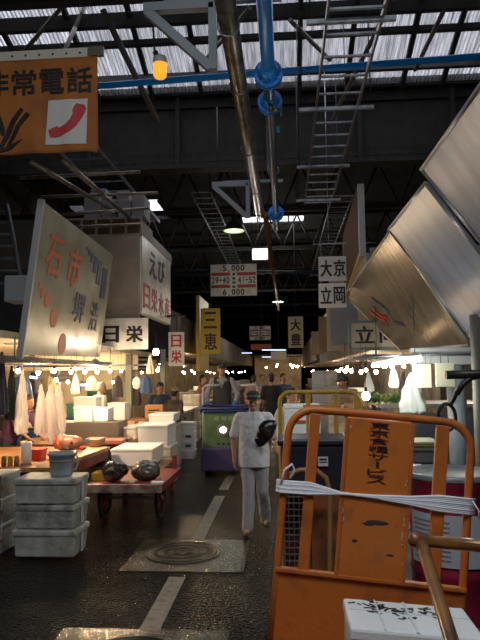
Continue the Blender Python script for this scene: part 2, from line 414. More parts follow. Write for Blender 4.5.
wbox('wall_left_end', (-8.1, 14.4, 0), (-3.9, 14.5, 2.24), IN)
wbox('ceiling_left_far', (-9, 14.6, 2.5), (-3.1, 60, 3.6), mat('far_fascia', (.12, .10, .085), .7, dirt=(.06, .05, .045), dscale=.7, damt=.5))
wbox('wall_left_far', (-9, 14.6, 0), (-6.2, 60, 2.5), IN)
# ---- right stall row shell
wbox('wall_left_valance', (-8.1, 12.95, 1.93), (-3.1, 13.0, 2.24), CREAM, 'cream valance strip across the left stall'); wbox('wall_right_stall_back', (5.4, 3, 0), (5.5, 14, 2.6), mat('right_interior', (.30, .30, .28), .7, dirt=(.12, .12, .12), dscale=1.5, damt=.5))
wbox('ceiling_right_stall', (2.45, 3, 2.6), (5.5, 14, 2.68), IN)
wbox('wall_right_end', (3.4, 14, 0), (5.4, 14.1, 2.6), mat('right_end_wall', (.26, .25, .24), .7, dirt=(.10, .10, .10), dscale=2, damt=.5))
wbox('wall_right_upper', (1.75, 12.4, 2.25), (4.5, 12.5, 4.3), BEIGE, 'beige upper wall facing the camera behind the hanging board')
wbox('wall_right_upper_side', (1.68, 12.4, 2.25), (1.75, 30, 4.2), BEIGE, 'beige upper wall running along the right of the lane')
wbox('ceiling_right_far', (1.75, 14, 2.3), (9, 60, 2.4), IN); wbox('wall_right_far', (4.4, 14.2, 0), (4.6, 60, 2.3), mat('right_end_wall'))
wbox('wall_right_far_upper', (1.5, 30, 2.4), (1.7, 60, 3.8), mat('far_fascia2', (.16, .12, .09), .7))
wbox('wall_far_gate', (-3, 62, 0), (1.6, 62.2, 3.4), IN); wbox('ceiling_far', (-3, 54, 3.4), (1.6, 62, 3.5), DARK)
# ================================================================== OVERHEAD
# big blue pipe running down the lane
def at_z(px, py, z):   # point on the horizontal plane z
    return G(px, py, z)
ZP = 5.28
t = thing('water_pipe', 'thick bright blue overhead water pipe with flanges running down the lane', 'pipe', (-.13, 0, ZP))
b = MB(); b.cyl((0, 4, 0), (0, 6.75, 0), .075, n=20); b.build('painted_pipe', BLUE, t)
b = MB(); b.cyl((0, 6.75, 0), (0, 14.2, -.12), .062, n=16); b.build('bare_pipe', mat('blue_grey_pipe', (.16, .19, .25), .3, .7), t)
def flange(y, s=1.0, z=0):
    f = MB(); f.cyl((0, y-.05, z), (0, y-.015, z), .165*s, n=24); f.cyl((0, y+.015, z), (0, y+.05, z), .165*s, n=24)
    f.cyl((0, y-.22, z), (0, y-.05, z), .085*s, .13*s, 20); f.cyl((0, y+.05, z), (0, y+.2, z), .13*s, .085*s, 20)
    for k in range(8): a = k*PI/4+.2; f.cyl((math.cos(a)*.135*s, y-.075, z+math.sin(a)*.135*s), (math.cos(a)*.135*s, y+.075, z+math.sin(a)*.135*s), .014, n=6)
    return f.build('flange', BLUE, t)
flange(6.95); flange(7.7, .95); flange(12.9, 1.0, -.1)
b = MB(); b.cyl((0, 7.55, -.06), (0.02, 7.55, -.20), .03); b.cyl((.02, 7.55, -.17), (.14, 7.55, -.17), .02); b.build('drain_tap', mat('brass', (.35, .22, .08), .35, .8), t)
MB().cyl((.14, 7.55, -.12), (.14, 7.55, -.25), .012).build('tap_handle', mat('teal_paint', (.03, .3, .32), .5), t)
b = MB(); b.cyl((.1, 7.5, -.17), (.1, 7.5, -.40), .004, n=5); b.build('tag_string', DARK, t); MB().cyl((.1, 7.5, -.4), (.1, 7.5, -.47), .022).build('hanging_tag', mat('teal_paint'), t)
for y in (5.3, 10.4): 
    MB().box((-.08, y, .75), (.07, .02, 1.5)).build('hanger_plate', GREYP, t); b = MB(); b.tube([(math.cos(a*PI/10)*.085, y, math.sin(a*PI/10)*.085-.0) for a in range(20)], .012, 6, closed=True); b.build('clamp_ring', GALV, t)
# grey pipe left of it
t = thing('drain_pipe', 'bare brown-grey steel pipe left of the blue pipe, ending at a clamp', 'pipe', (-.5, 0, ZP))
b = MB(); b.cyl((0, 3.8, .02), (.02, 13.3, 0), .1, n=24); b.build('pipe', PIPE, t)
for y in (5.9, 7.2, 9.3, 11.4, 13.0):
    b = MB(); b.tube([(math.cos(a*PI/10)*.108, y, math.sin(a*PI/10)*.108) for a in range(20)], .009, 6, closed=True); b.build('clamp_ring', GALV, t)
t = tag(MB().cyl((-.36, 13.0, 5.2), (-.28, 32, 5.1), .06, n=12).cyl((-.5, 13.2, 5.25), (-.36, 13.05, 5.2), .06).build('rusty_pipe', RUST), 'thin rust-brown pipe continuing beyond the clamp toward the far hall', 'pipe')
# brackets
def bracket(lab, y, s=1.0):
    t = thing('pipe_bracket', lab, 'bracket', (-.67, y, 5.57), group='triangular pipe brackets')
    b = MB(); b.box((-.35*s, 0, 0), (.72*s, .09, .09)); b.box((0, 0, -.34*s), (.08, .09, .70*s)); b.build('angle_frame', GREYP, t)
    b = MB(); a = Vector((-.68*s, 0, -.03)); c = Vector((-.02, 0, -.67*s)); m_ = (a+c)/2; d = c-a
    b.box(m_, (.08, .09, d.length), rot=d.to_track_quat('Z', 'Y').to_matrix()); b.build('diagonal', GREYP, t)
    MB().box((.1, 0, .04), (1.2, .06, .05)).build('cross_bar', GREYP, t)
    b = MB(); b.cyl((0, 0, 0), (0, 0, 1.6), .015); b.cyl((-.6, 0, 0), (-.6, 0, 1.6), .015); b.build('hanger_rod', DARK, t)
    return t
bracket('large grey steel triangle bracket at the top edge beside the grey pipe', 6.0)
bracket('grey triangle bracket further along, left of the far pipe clamp', 12.0)
# cable ladders
def cable_ladder(lab, xl, xr, ya, yb, z, pitch, m=GALV):
    t = thing('cable_ladder', lab, 'cable ladder', ((xl+xr)/2, ya, z)); w = (xr-xl)/2; L_ = yb-ya
    for s in (-1, 1): MB().box((s*w, L_/2, 0), (.025, L_, .07)).build('side_rail', m, t)
    k = 0
    while k*pitch < L_-.05:
        MB().box((0, .05+k*pitch, -.01), (2*w, .035, .022)).build('rung', GALV, t); k += 1
    return t
RAIL = mat('ladder_rail', (.16, .13, .12), .4, .6)
CLD = cable_ladder('long silver cable ladder hung flat above the lane right of the blue pipe', .49, 1.05, 5.4, 13.0, 5.42, .47, RAIL)
for y, (xa, xb) in ((6.05, (.28, 1.18)), (8.15, (.25, 1.25)), (10.5, (.27, 1.17)), (12.6, (.3, 1.2))):
    MB().box(((xa+xb)/2-.77, y-5.4, -.06), (xb-xa, .05, .045)).build('cross_support', GALV, CLD)
    b = MB()
    for x in (xa+.04, xb-.04): b.cyl((x-.77, y-5.4, -.06), (x-.77, y-5.4, 2.6), .008, n=6)
    b.build('hanger_rod', DARK, CLD)
cable_ladder('dark cable ladder hung under the roof above the orange banner side', -3.5, -2.85, 7.2, 14, 5.35, .6, RAIL)
cable_ladder('faint far cable ladder in the dark left of the hood lamp', -2.2, -1.7, 14.5, 27, 6.2, .5, mat('dull_rail', (.06, .055, .05), .5, .5))
cable_ladder('faint far cable ladder in the dark above the right signs', 1.2, 1.7, 14.5, 27, 6.0, .5, mat('dull_rail'))
for k, (a, b_) in enumerate((((28, 160), (120, 215)), ((60, 158), (135, 222)))):
    o = MB().cyl(P(*a, 7.5), P(*b_, 11.5), .035, n=8).build('conduit', PIPE); tag(o, ('steel conduit running above the left stalls, the outer of two', 'steel conduit running above the left stalls, the inner of two')[k], 'pipe')
for k, (a, b_, Y) in enumerate((((20, 178), (140, 172), 9.2), ((48, 216), (150, 208), 10.6), ((52, 228), (140, 224), 10.9), ((40, 197), (158, 193), 9.9))):
    o = MB().cyl(P(*a, Y), P(*b_, Y+.1), .028, n=8).build('scaffold_tube', PIPE)
    tag(o, ('highest of the four scaffold tubes crossing left above the storage boxes', 'third-highest of the four crossing scaffold tubes, just over the storage boxes', 'lowest of the four crossing scaffold tubes, in front of the storage boxes', 'second-highest of the four crossing scaffold tubes on the left')[k], 'tube')
# slim blue pipe across
tag(MB().cyl(P(60, 89, 9.0), P(520, 53, 9.0), .05, n=14).build('cross_pipe', mat('bright_blue_paint', (.01, .32, 1.0), .35)), 'slim bright blue pipe crossing the hall just under the roof glazing', 'pipe')
tag(MB().cyl(P(196, 271, 22), P(350, 273, 22), .05, n=8).build('cross_pipe', mat('dark_blue_paint', (.02, .05, .12), .5)), 'thin dark blue pipe crossing behind the number sign far down the lane', 'pipe')
# beacon
p = P(160, 66, 7.0)
t = thing('warning_beacon', 'glowing amber warning beacon with white cap hung under the roof', 'beacon', p)
s = 7/620*1.0
MB().lathe([(.001, -.15), (.06, -.145), (.078, -.12), (.08, .0), (.08, .03)], n=20).build('amber_dome', mat('amber_dome', (1, .33, .02), .2, emit=1.1, bump=.6, bscale=25), t)
MB().lathe([(.085, .02), (.085, .09), (.07, .11), (.001, .115)], n=20).build('white_cap', mat('white_paint'), t)
MB().box((0, 0, -.05), (.04, .04, .07), bev=.01).build('filament', mat('hot_amber', (1, .6, .15), emit=7), t)
b = MB(); b.cyl((-.06, 0, .1), (-.13, .02, 1.3), .012); b.cyl((-.02, 0, .11), (-.06, 0, .18), .03); b.build('hanging_cable', DARK, t)
# hood lamps
def hood_lamp(lab, p, m, e, r=.28):
    t = thing('hood_lamp', lab, 'lamp', p, group='hood lamps over the lane')
    MB().lathe([(r, 0), (r*.95, .05), (r*.6, .22), (r*.28, .32), (r*.25, .5), (.001, .5)], n=24).build('hood', m, t)
    MB().lathe([(.001, .01), (r*.9, .015), (r*.9, .03), (.001, .03)], n=24).build('lamp_glass', e, t)
    MB().cyl((0, 0, .5), (0, 0, 8.52-p[2]), .012, n=6).build('hanging_cord', DARK, t); return t
HOOD = mat('green_enamel', (.08, .10, .05), .4)
hood_lamp('dark green hood lamp with lit rim left of the roof opening', P(234, 231, 17), HOOD, mat('green_lamp_glass', (.55, .95, .35), emit=.9), .30)
p = P(260, 254, 20)
t = thing('square_lamp', 'square glowing white floodlight hanging above the number sign', 'lamp', p)
MB().box((0, 0, 0), (.5, .06, .36), bev=.02).build('lit_face', mat('lit_flood_face', (.85, 1, .88), emit=1.6), t); MB().box((0, .1, 0), (.54, .14, .4), bev=.02).build('housing', GREYP, t); MB().cyl((0, .1, .2), (0, .1, 8.52-p.z), .015, n=6).build('hanging_rod', DARK, t)
# number sign
def number_sign(lab, px, py, Y, w, h, rich=True):
    p = P(px, py, Y); t = board('number_sign', lab, 'sign', (p.x-w/2, Y, p.z-h/2), FX, UP, w, h, .03, SIGNW, group='stall number signs')
    for (x0, x1, y) in ((.02, .43, .335), (.58, .98, .335), (.02, .43, .72), (.58, .98, .72)): MB().box(((x0+x1)/2*w, y*h-.03*h, .004), ((x1-x0)*w, .10*h, .006)).build('red_bar', RED, t)
    text('5,000', (.26*w, .77*h, .74*w, .99*h), INK, t, bold=.03); text('6,000', (.26*w, .01*h, .74*w, .24*h), INK, t, bold=.03)
    text('29-40', (.02*w, .38*h, .42*w, .62*h), INK, t, bold=.025); text('41-52', (.59*w, .38*h, .98*w, .62*h), INK, t, bold=.025)
    b = MB()
    for k in range(4): b.box((.505*w, (.68-k*.13)*h, .004), (.06*w, .07*h, .006)); 
    b.build('small_column_of_characters', INK, t)
    b = MB()
    for x in (.1*w, .9*w): b.cyl((x, h, -.015), (x, 8.52-(p.z-h/2), -.015), .01, n=5)
    b.build('hanging_wire', DARK, t); return t
number_sign('hanging white number sign with red bars reading 5,000 and 6,000, the nearer one', 233.5, 280, 21, 1.6, 1.1)
number_sign('small far hanging number sign with red bars beneath the nearer one', 260, 333, 44, 1.5, 1.0)
o = board('notice_board', 'small orange-red notice board hanging below the far number sign', 'sign', P(251, 350, 42), FX, UP, 1.4, .4, .04, mat('dull_orange_sign', (.35, .1, .04), .6)); MB().cyl((.7, .4, -.02), (.7, 8.52-P(251, 350, 42).z, -.02), .02, n=5).build('hanging_rod', DARK, o)
o = board('notice_board', 'small cream notice board hanging left of the cream vertical sign far down the lane', 'sign', P(271, 360, 40), FX, UP, 1.0, .55, .04, mat('cream_sign', (.5, .45, .36), .6)); MB().cyl((.5, .55, -.02), (.5, 8.52-P(271, 360, 40).z, -.02), .02, n=5).build('hanging_rod', DARK, o)
# orange banner
def banner():
    Y = 6.0; a = P(-22, 156, Y); w = P(97, 156, Y).x-a.x; h = P(0, 53, Y).z-a.z
    t = thing('hanging_banner', 'orange hanging banner with 非常電話 lettering and red telephone handset', 'banner', mw=frame(a, (1, 0, .005), (.02, 0, 1)))
    bm = bmesh.new(); nx, ny = 40, 24; g = []
    def fz(u, v): return .010*math.sin(u*17+v*2)*(1-v)+.003*math.sin(u*43)*(1-v)**.5+(-.05*max(0, u-.93)*14*(1-v)*.6)
    for j in range(ny+1):
        for i in range(nx+1):
            u, v = i/nx, j/ny; g.append(bm.verts.new((u*w-.05*(1-v)*max(0, u-.9)*6*0, v*h*.92, fz(u, v))))
    for j in range(ny):
        for i in range(nx):
            f = bm.faces.new((g[j*(nx+1)+i], g[j*(nx+1)+i+1], g[(j+1)*(nx+1)+i+1], g[(j+1)*(nx+1)+i])); f.smooth = True
    me = bpy.data.meshes.new('cloth'); bm.to_mesh(me); bm.free(); me.materials.append(mat('orange_canvas', (.42, .135, .022), .75, dirt=(.30, .09, .02), dscale=3, damt=.5, bump=.2, bscale=9))
    o = bpy.data.objects.new('cloth', me); COL.objects.link(o); o.parent = t; s = o.modifiers.new('s', 'SOLIDIFY'); s.thickness = .004; s.offset = -1
    MB().box((w*.47, h*.96, .0), (w*.94, h*.09, .012)).build('white_header_strip', mat('canvas_white', (.60, .55, .48), .7), t)
    b = MB()
    for k in range(8): b.cyl((w*(.05+.115*k), h*.955, .005), (w*(.05+.115*k), h*.955, .012), .012, n=10)
    b.build('eyelets', DARK, t)
    MB().box((w*.985, h*.965, -.01), (w*.13, h*.09, .05)).build('rod_end', mat('worn_bar', (.12, .10, .07), .5), t)
    MB().cyl((-.3, h*1.0, -.02), (w*1.04, h*1.0, -.02), .018).build('rod', mat('worn_bar'), t)
    def wx(px): return (P(px, 100, Y).x-a.x)
    def wz(py): return (P(50, py, Y).z-a.z)
    bk = mat('banner_ink', (.02, .014, .012), .7)
    def conform(o, off, th):
        zs = [v.co.z for v in o.data.vertices]; lo, hi = min(zs), max(zs)
        for v in o.data.vertices:
            k = (v.co.z-lo)/max(hi-lo, 1e-6); v.co.z = fz(v.co.x/w, v.co.y/(h*.92))+off+th*k
    conform(text('非常電話', (wx(-17), wz(96), wx(94), wz(68)), bk, t, bold=.02, pad=.05), .010, .003)
    # big black character of which only the last stroke is in view
    b = MB()
    def stroke(pts, wd):
        for (p0, p1), (w0, w1) in zip(zip(pts, pts[1:]), zip(wd, wd[1:])):
            p0 = Vector((wx(p0[0]), wz(p0[1]), 0)); p1 = Vector((wx(p1[0]), wz(p1[1]), 0)); d = (p1-p0).normalized(); q = Vector((-d.y, d.x, 0))
            b.slab([p0-q*w0+Vector((0, 0, .03)), p1-q*w1+Vector((0, 0, .03)), p1+q*w1+Vector((0, 0, .03)), p0+q*w0+Vector((0, 0, .03))], .008)
    stroke([(23, 108), (14, 120), (8, 134), (1, 149)], (.020, .026, .026, .018)); stroke([(29, 113), (20, 124), (14, 136), (8, 146)], (.026, .022, .020, .014)); stroke([(1, 150), (11, 146), (23, 139)], (.014, .024, .004)); stroke([(-2, 114), (3, 128), (4, 134)], (.035, .03, .01))
    conform(b.build('large_black_character', bk, t), .010, .003)
    x0, x1, y0, y1 = wx(46), wx(88), wz(145), wz(101)
    def strip(ps, qs, nm, m, off):   # quad strip between two outlines, laid on the cloth
        bm = bmesh.new(); pr = None
        for p_, q_ in zip(ps, qs):
            u_ = []
            for k in range(5):
                f = k/4; x = p_[0]+(q_[0]-p_[0])*f; y = p_[1]+(q_[1]-p_[1])*f; u_.append(bm.verts.new((x, y, fz(x/w, y/(h*.92))+off)))
            if pr:
                for k in range(4): bm.faces.new((pr[k], u_[k], u_[k+1], pr[k+1]))
            pr = u_
        me = bpy.data.meshes.new(nm); bm.normal_update(); bm.to_mesh(me); bm.free(); me.materials.append(m); o = bpy.data.objects.new(nm, me); COL.objects.link(o); o.parent = t
        s_ = o.modifiers.new('s', 'SOLIDIFY'); s_.thickness = .002; s_.offset = 0
    N_ = 16
    strip([(x0+(x1-.01-x0)*k/N_, y0-.01*k/N_) for k in range(N_+1)], [(x0+.03+(x1-x0-.03)*k/N_, y1) for k in range(N_+1)], 'white_square', mat('phone_panel_white', (.62, .60, .58), .7), .008)
    rd = mat('phone_red', (.55, .04, .05), .6)
    ctl = [((49, 131), (51, 138)), ((53, 129), (56, 138.5)), ((58, 127), (61, 137.5)), ((60, 129), (64, 136)), ((66, 126), (71, 133)), ((71, 121), (77, 128)), ((74, 115), (82, 121)), ((73, 113), (85, 116)), ((75, 108), (87, 111)), ((77, 105.5), (85, 107))]
    strip([(wx(a_[0]), wz(a_[1])) for a_, b_ in ctl], [(wx(b_[0]), wz(b_[1])) for a_, b_ in ctl], 'telephone_handset_picture', rd, .014)
banner()
# ================================================================== SIGNS
BOARDM = mat('board_enamel', (.50, .47, .34), .22, .15, dirt=(.40, .37, .26), dscale=2.5, damt=.5, bump=.12, bscale=3)
def left_board():
    Yn, Yf = 6.7, 9.7
    A = P(23, 355, Yn); B = P(100, 357, Yf); C_ = P(112, 255, Yf); D = P(44, 202, Yn)
    U = (B-A); V = (D-A); w = U.length; h = V.length
    t = thing('stall_board', 'large cream flip-up signboard with vermilion characters, orange dots and navy bars', 'sign', mw=frame(A, U, V))
    M4 = frame(A, U, V).inverted(); c = [M4 @ q for q in (A, B, C_, D)]
    for q in c: q.z = 0
    MB().slab(c, .05).build('panel', BOARDM, t)
    b = MB(); b.slab([(-.045, -.04, .012), (.0, -.04, .012), (c[3].x, c[3].y+.02, .012), (c[3].x-.045, c[3].y+.02, .012)], .07); b.build('edge_frame', mat('board_edge', (.5, .5, .5), .4, .3), t)
    k = 1.05
    text('石', (.08*w, .52*h, .28*w, .86*h), VERM, t, bold=.028, skew=.12, name='red_character'); text('市', (.33*w, .50*h, .53*w, .86*h), VERM, t, bold=.028, skew=.12, name='red_character')
    text('堺', (.46*w, .25*h, .66*w, .53*h), NAVY, t, bold=.018, skew=.1, name='navy_character'); text('浩', (.72*w, .20*h, .88*w, .50*h), NAVY, t, bold=.012, skew=.1, name='navy_character')
    for (u, v, r) in ((.075, .46, .045), (.105, .42, .06), (.165, .38, .085), (.26, .27, .12), (.40, .09, .14)):
        MB().cyl((u*w, v*h, .0), (u*w, v*h, .006), r, n=28).build('orange_dot', VERM, t)
    for (u, v, ww, hh) in ((.57, .87, .06, .06), (.61, .85, .08, .10), (.66, .82, .10, .18), (.72, .78, .15, .30), (.80, .73, .20, .44), (.90, .66, .25, .58)):
        MB().box((u*w, v*h, .003), (ww, hh*.8, .006)).build('navy_bar', NAVY, t)
    b = MB(); b.cyl((.95*w, .95*h, -.05), (1.25*w, .25*h, -.6), .012, n=6); b.build('prop_rod', DARK, t)
left_board()
# white block signs
def lane_text(t_, body, box, m, **k): return text(body, box, m, t_, **k)
X0 = -2.595
t = thing('shop_sign', 'white lane-side signboard with black えび over four red characters', 'sign', mw=frame((X0, 11.1, 2.95), (0, 1, 0), UP))
MB().box((1.44, .72, -.0), (2.86, 1.43, .02), bev=.004).build('panel', mat('lane_sign_panel', (.66, .60, .50), .4, dirt=(.48, .42, .34), dscale=2, damt=.5), t)
text('えび', (.55, .74, 2.2, 1.34), INK, t, bold=.035, z=.012); text('日栄水産', (.06, .06, 2.8, .62), RED, t, bold=.03, z=.012)
t = thing('cloth_sign', 'white cloth sign with two black characters under the tan upper storey', 'sign', mw=frame(P(92, 350, 10.9), FX, UP))
w = (150-92)/620*10.9; h = 32/620*10.9
MB().box((w/2, h/2, 0), (w, h, .012), bev=.003).build('cloth', SIGNW, t); text('日栄', (.12*w, .12*h, .97*w, .86*h), INK, t, bold=.035, z=.008, pad=.14)
for (nm, lab, body, px0, px1, pt, pb, Y, bm_, ink, kw) in (
    ('hanging_sign', 'small white vertical sign with two red characters beside the white block', '日栄', 168.5, 184, 332, 366, 13.5, SIGNW, RED, {}),
    ('hanging_sign', 'olive yellow vertical hanging sign with two black characters', '三恵', 201, 220, 308, 354, 20, mat('olive_yellow', (.40, .28, .02), .5), INK, {}),
    ('hanging_sign', 'cream vertical sign with two black characters on the right far down the lane', '大豊', 288.5, 303, 316.5, 348, 25, mat('cream_sign'), INK, {})):
    a = P(px0, pb, Y); b_ = P(px1, pt, Y); w = b_.x-a.x; h = b_.z-a.z
    t = board(nm, lab, 'sign', a, FX, UP, w, h, .05, bm_); text(body, (.08*w, .04*h, .92*w, .97*h), ink, t, vertical=True, bold=.03, pad=.1)
    if Y == 13.5: b = MB(); b.box((-.0, h+.36, -.03), (.75, .04, .04)); b.cyl((w/2, h, -.03), (w/2, h+.36, -.03), .01); b.build('arm', DARK, t)
    else:
        b = MB(); b.cyl((w/2, h, -.03), (w/2, 8.52-a.z, -.03), .015, n=5); b.build('hanging_rod', DARK, t)
a = P(195, 371, 20); b_ = P(202, 295, 20)
o = MB().box((a.x+.1, 21.2, (a.z+b_.z)/2), (.12, 2.4, b_.z-a.z), bev=.01).build('yellow_board', mat('olive_yellow')); tag(o, 'tall olive yellow board edge-on behind the olive yellow hanging sign', 'board')
t = thing('storage_crate', 'brown slatted storage rack on top of the tan storey', 'rack', (-4.3, 11.1, 4.38))
BR = mat('brown_wood', (.16, .09, .05), .6); PALE = mat('pale_batten', (.40, .34, .25), .6)
b = MB(); b.box((.85, .5, .16), (1.7, 1, .3)); b.build('rack_body', BR, t); b = MB()
for k in range(7): b.box((.02+k*.28, -.02, .17), (.04, .04, .34))
b.box((.85, -.02, .33), (1.74, .05, .03)); b.box((.85, -.02, .02), (1.74, .05, .03)); b.build('battens', PALE, t)
t = tag(MB().box((-2.66, 12.7, 4.5), (.08, 3.2, .22)).build('roof_edge_board', BR), 'brown edge board along the top of the white lane-side sign', 'board')
for i, (px, Y, w, d, h, zz) in enumerate(((94, 11.3, .30, .5, .40, 4.74), (111, 11.35, .29, .5, .36, 4.74), (126, 11.3, .24, .5, .34, 4.74), (140, 11.3, .24, .5, .42, 4.74), (100, 11.4, .3, .45, .2, 5.145), (124, 11.4, .24, .45, .2, 5.085))):
    x = P(px, 220, Y).x
    o = MB().box((0, 0, h/2), (w, d, h), bev=.015).build('storage_box', mat('dusty_box', (.30, .31, .33), .7), loc=(x, Y+.1, zz))
    tag(o, ('white box at the left end of the rack above the tan storey', 'second white box on the rack above the tan storey', 'third white box on the rack above the tan storey', 'white box at the right end of the rack above the tan storey', 'white box stacked up on the left part of the storage rack', 'white box stacked up on the right part of the storage rack')[i], 'box', 'boxes stored above the tan storey')
t = thing('ladder', 'grey metal ladder leaning in the dark at the left edge', 'ladder', (0, 0, 0))
a = P(-18, 290, 7.5); c_ = P(8, 290, 7.5); d_ = P(-34, 205, 7.8); e_ = P(-8, 205, 7.8)
# rails lean, the foot stands on the stall roof
for k, (p0, p1) in enumerate(((a, d_), (c_, e_))): MB().cyl(p0+Vector((.5*0+.2, 0, 0)), p1+Vector((.2, 0, 0)), .03, n=6).build('rail', mat('dull_ladder', (.12, .13, .15), .5, .4), t)
for k in range(7):
    f = k/7+.07; MB().cyl(a.lerp(d_, f)+Vector((.2, 0, 0)), c_.lerp(e_, f)+Vector((.2, 0, 0)), .018, n=6).build('rung', mat('dull_ladder'), t)
p = P(22, 290, 7.3)
tag(MB().box(p, (.32, .3, .32), bev=.02).build('wall_box', mat('dusty_box')), 'grey-white box on the stall roof left of the large cream signboard', 'box')
# right hanging signs
for (body, lab, y1, y0) in (('大京', 'white hanging sign with two black characters, upper of the hanging pair', 256, 281), ('立岡', 'white hanging sign with two black characters, lower of the hanging pair', 283, 308)):
    a = P(319, y0, 11.8); b_ = P(346, y1, 11.8); w = b_.x-a.x; h = b_.z-a.z
    t = board('hanging_sign', lab, 'sign', a, FX, UP, w, h, .04, mat('pale_sign', (.66, .68, .72), .5), group='hanging name signs right'); text(body, (.03*w, .12*h, .99*w, .9*h), INK, t, bold=.03, pad=.06)
    if y1 == 256: MB().cyl((-.1, h+.25, -.02), (1.1, h+.25, -.02), .012).cyl((.05, h, -.02), (.05, h+.25, -.02), .008).cyl((w-.05, h, -.02), (w-.05, h+.25, -.02), .008).cyl((.2, h+.25, -.02), (.2, 8.52-a.z, -.02), .008).build('hanging_bar', GALV, t)
    else: MB().cyl((.05, h, -.02), (.05, h+.05, -.02), .008).cyl((w-.05, h, -.02), (w-.05, h+.05, -.02), .008).build('link', GALV, t)
a = P(350, 349, 11.4); b_ = P(404, 321, 11.4); w = b_.x-a.x; h = b_.z-a.z
t = board('shop_sign', 'grey-green framed sign with two black characters tucked behind the brown awning', 'sign', a, FX, UP, w, h, .08, mat('sign_grey', (.42, .43, .38), .5))
b = MB(); 
for c, s in (((w/2, 0, .01), (w, .05, .05)), ((w/2, h, .01), (w, .05, .05)), ((0, h/2, .01), (.05, h, .05)), ((w, h/2, .01), (.05, h, .05))): b.box(c, s)
b.build('blue_frame', mat('slate_frame', (.12, .19, .22), .5), t); text('立岡', (.05*w, .12*h, .95*w, .92*h), INK, t, bold=.03, pad=.1)
# upright brown flap board with reflections
t = thing('flap_board', 'tall upright brown flap board with a white edge above the lane', 'board', mw=frame((1.28, 10.0, 3.55), (0, 1, 0), UP))
MB().slab([(0, .15, 0), (2.6, -.25, 0), (2.6, 1.05, 0), (0, 1.3, 0)], .05).build('panel', mat('brown_gloss_board', (.12, .075, .05), .8, spec=.08, bump=.15, bscale=5), t)
MB().box((-.03, .72, .0), (.07, 1.18, .10)).build('white_edge', mat('white_edge', (.5, .52, .55), .4), t)
MB().slab([(.0, .12, .012), (2.6, -.28, .012), (2.6, -.22, .012), (.0, .18, .012)], .07).build('lower_trim', mat('yellow_trim', (.45, .34, .14), .5), t)
# ================================================================== RIGHT AWNINGS
def brushed(name, col, rough, metal):
    return mat(name, col, rough, metal, dirt=tuple(c*.72 for c in col), dscale=1.6, damt=.5, bump=.22, bscale=2.2, stretch=(3.2, .35, 1))
ZINC = brushed('zinc_sheet', (.26, .33, .50), .3, .2); ZINCB = brushed('brown_zinc_sheet', (.20, .185, .155), .24, .3)
def awning(lab, q, m, ribs, th=.03, writing=False):
    A, B, C_, D = q   # A near top, B near bottom, C far bottom, D far top
    U = C_-B; V = A-B
    t = thing('awning_panel', lab, 'awning', mw=frame(B, U, V)); inv = frame(B, U, V).inverted()
    a, b_, c, d = [inv @ v for v in q]
    for v in (a, b_, c, d): v.z = 0
    MB().slab([b_, c, d, a], -th).build('sheet', m, t)
    rb = MB()
    for k in range(1, ribs):
        f = k/ribs; p0 = b_.lerp(c, f); p1 = a.lerp(d, f)
        dd = (p1-p0); mid = (p0+p1)/2; rb.box(mid+Vector((0, 0, .004)), (.012, dd.length*.985, .006), rot=Matrix.Rotation(math.atan2(-dd.x, dd.y), 3, 'Z'))
    if ribs > 1: rb.build('ribs', m, t)
    e = MB(); e.cyl(b_, c, .022, n=8); e.cyl(a, d, .018, n=8); e.cyl(b_, a, .016, n=8); e.cyl(c, d, .016, n=8); e.build('edge_bead', mat('zinc_edge', (.5, .5, .5), .35, .6), t)
    return t, (a, b_, c, d)
BL = P(471, 346, 7.4); 
t3, q3 = awning('ribbed brownish metal awning flap, the furthest of three, with red writing', [P(391, 229, 7.6), P(470, 345, 7.4), P(401, 351, 10.8), P(361, 287, 12.6)], ZINCB, 7)
b = MB()
a, b_, c, d = q3
def q3p(f, g): return b_.lerp(c, f).lerp(a.lerp(d, f), g)
# painted calligraphic strokes on the brown flap (worn, unreadable)
for pts, m_ in ((((.86, .62), (.82, .5), (.76, .42), (.80, .34)), RED), (((.78, .60), (.76, .48), (.70, .44)), RED), (((.66, .72), (.6, .5), (.66, .36), (.56, .3)), NAVY)):
    s = MB(); P_ = [q3p(*f)+Vector((0, 0, -.006)) for f in pts]
    s.tube(P_, .035, 6); o = s.build('painted_stroke', m_, t3)
    for v in o.data.vertices: v.co.z = -.012+(v.co.z+.012)*.1
awning('plain grey metal awning flap, middle of the three', [P(425, 183, 5.55), P(512, 296, 5.45), P(470, 336, 7.2), P(391, 228, 7.4)], ZINC, 3)
awning('nearest grey metal awning flap at the upper right edge', [P(490, 72, 3.9), P(640, 250, 3.8), P(520, 290, 5.35), P(419, 171, 5.5)], ZINC, 3)
# front beam, columns
tag(MB().box((P(450, 357, 7.35).x-.02, 7.35, P(450, 356, 7.35).z), (.86, .14, .20), bev=.01).build('awning_beam', mat('beam_grey', (.42, .42, .43), .5)), 'grey box beam end under the brown awning', 'beam')
X = P(464, 400, 7.3).x
b = thing('drain_column', 'pale blue-grey round column standing at the right stall front', 'column', (X, 7.6, 0)); MB().cyl((0, 0, 0), (0, 0, 2.02), .11, n=24).build('pipe', mat('blue_grey_column', (.27, .31, .36), .45), b); MB().cyl((0, 0, 0), (0, 0, .25), .14, n=24).build('base_collar', GREYP, b)
X = P(479, 400, 6.6).x
tag(MB().cyl((X, 6.6, 0), (X, 6.6, 2.4), .06, n=16).build('column', mat('warm_grey_column', (.26, .25, .22), .5)), 'thin grey pipe column at the right edge beside the drum', 'column')
t = thing('lamp_rail', 'galvanised rail frame under the right stall ceiling carrying lamp and bags', 'rail', (1.2, 7.0, 2.0))
b = MB()
for y in (-.1, 0, .2, .45, .8, 1.6, 2.0, 2.4, 2.6, 2.8, 3.6, 4): b.cyl((-.35, y, 0), (1.6, y, 0), .010)
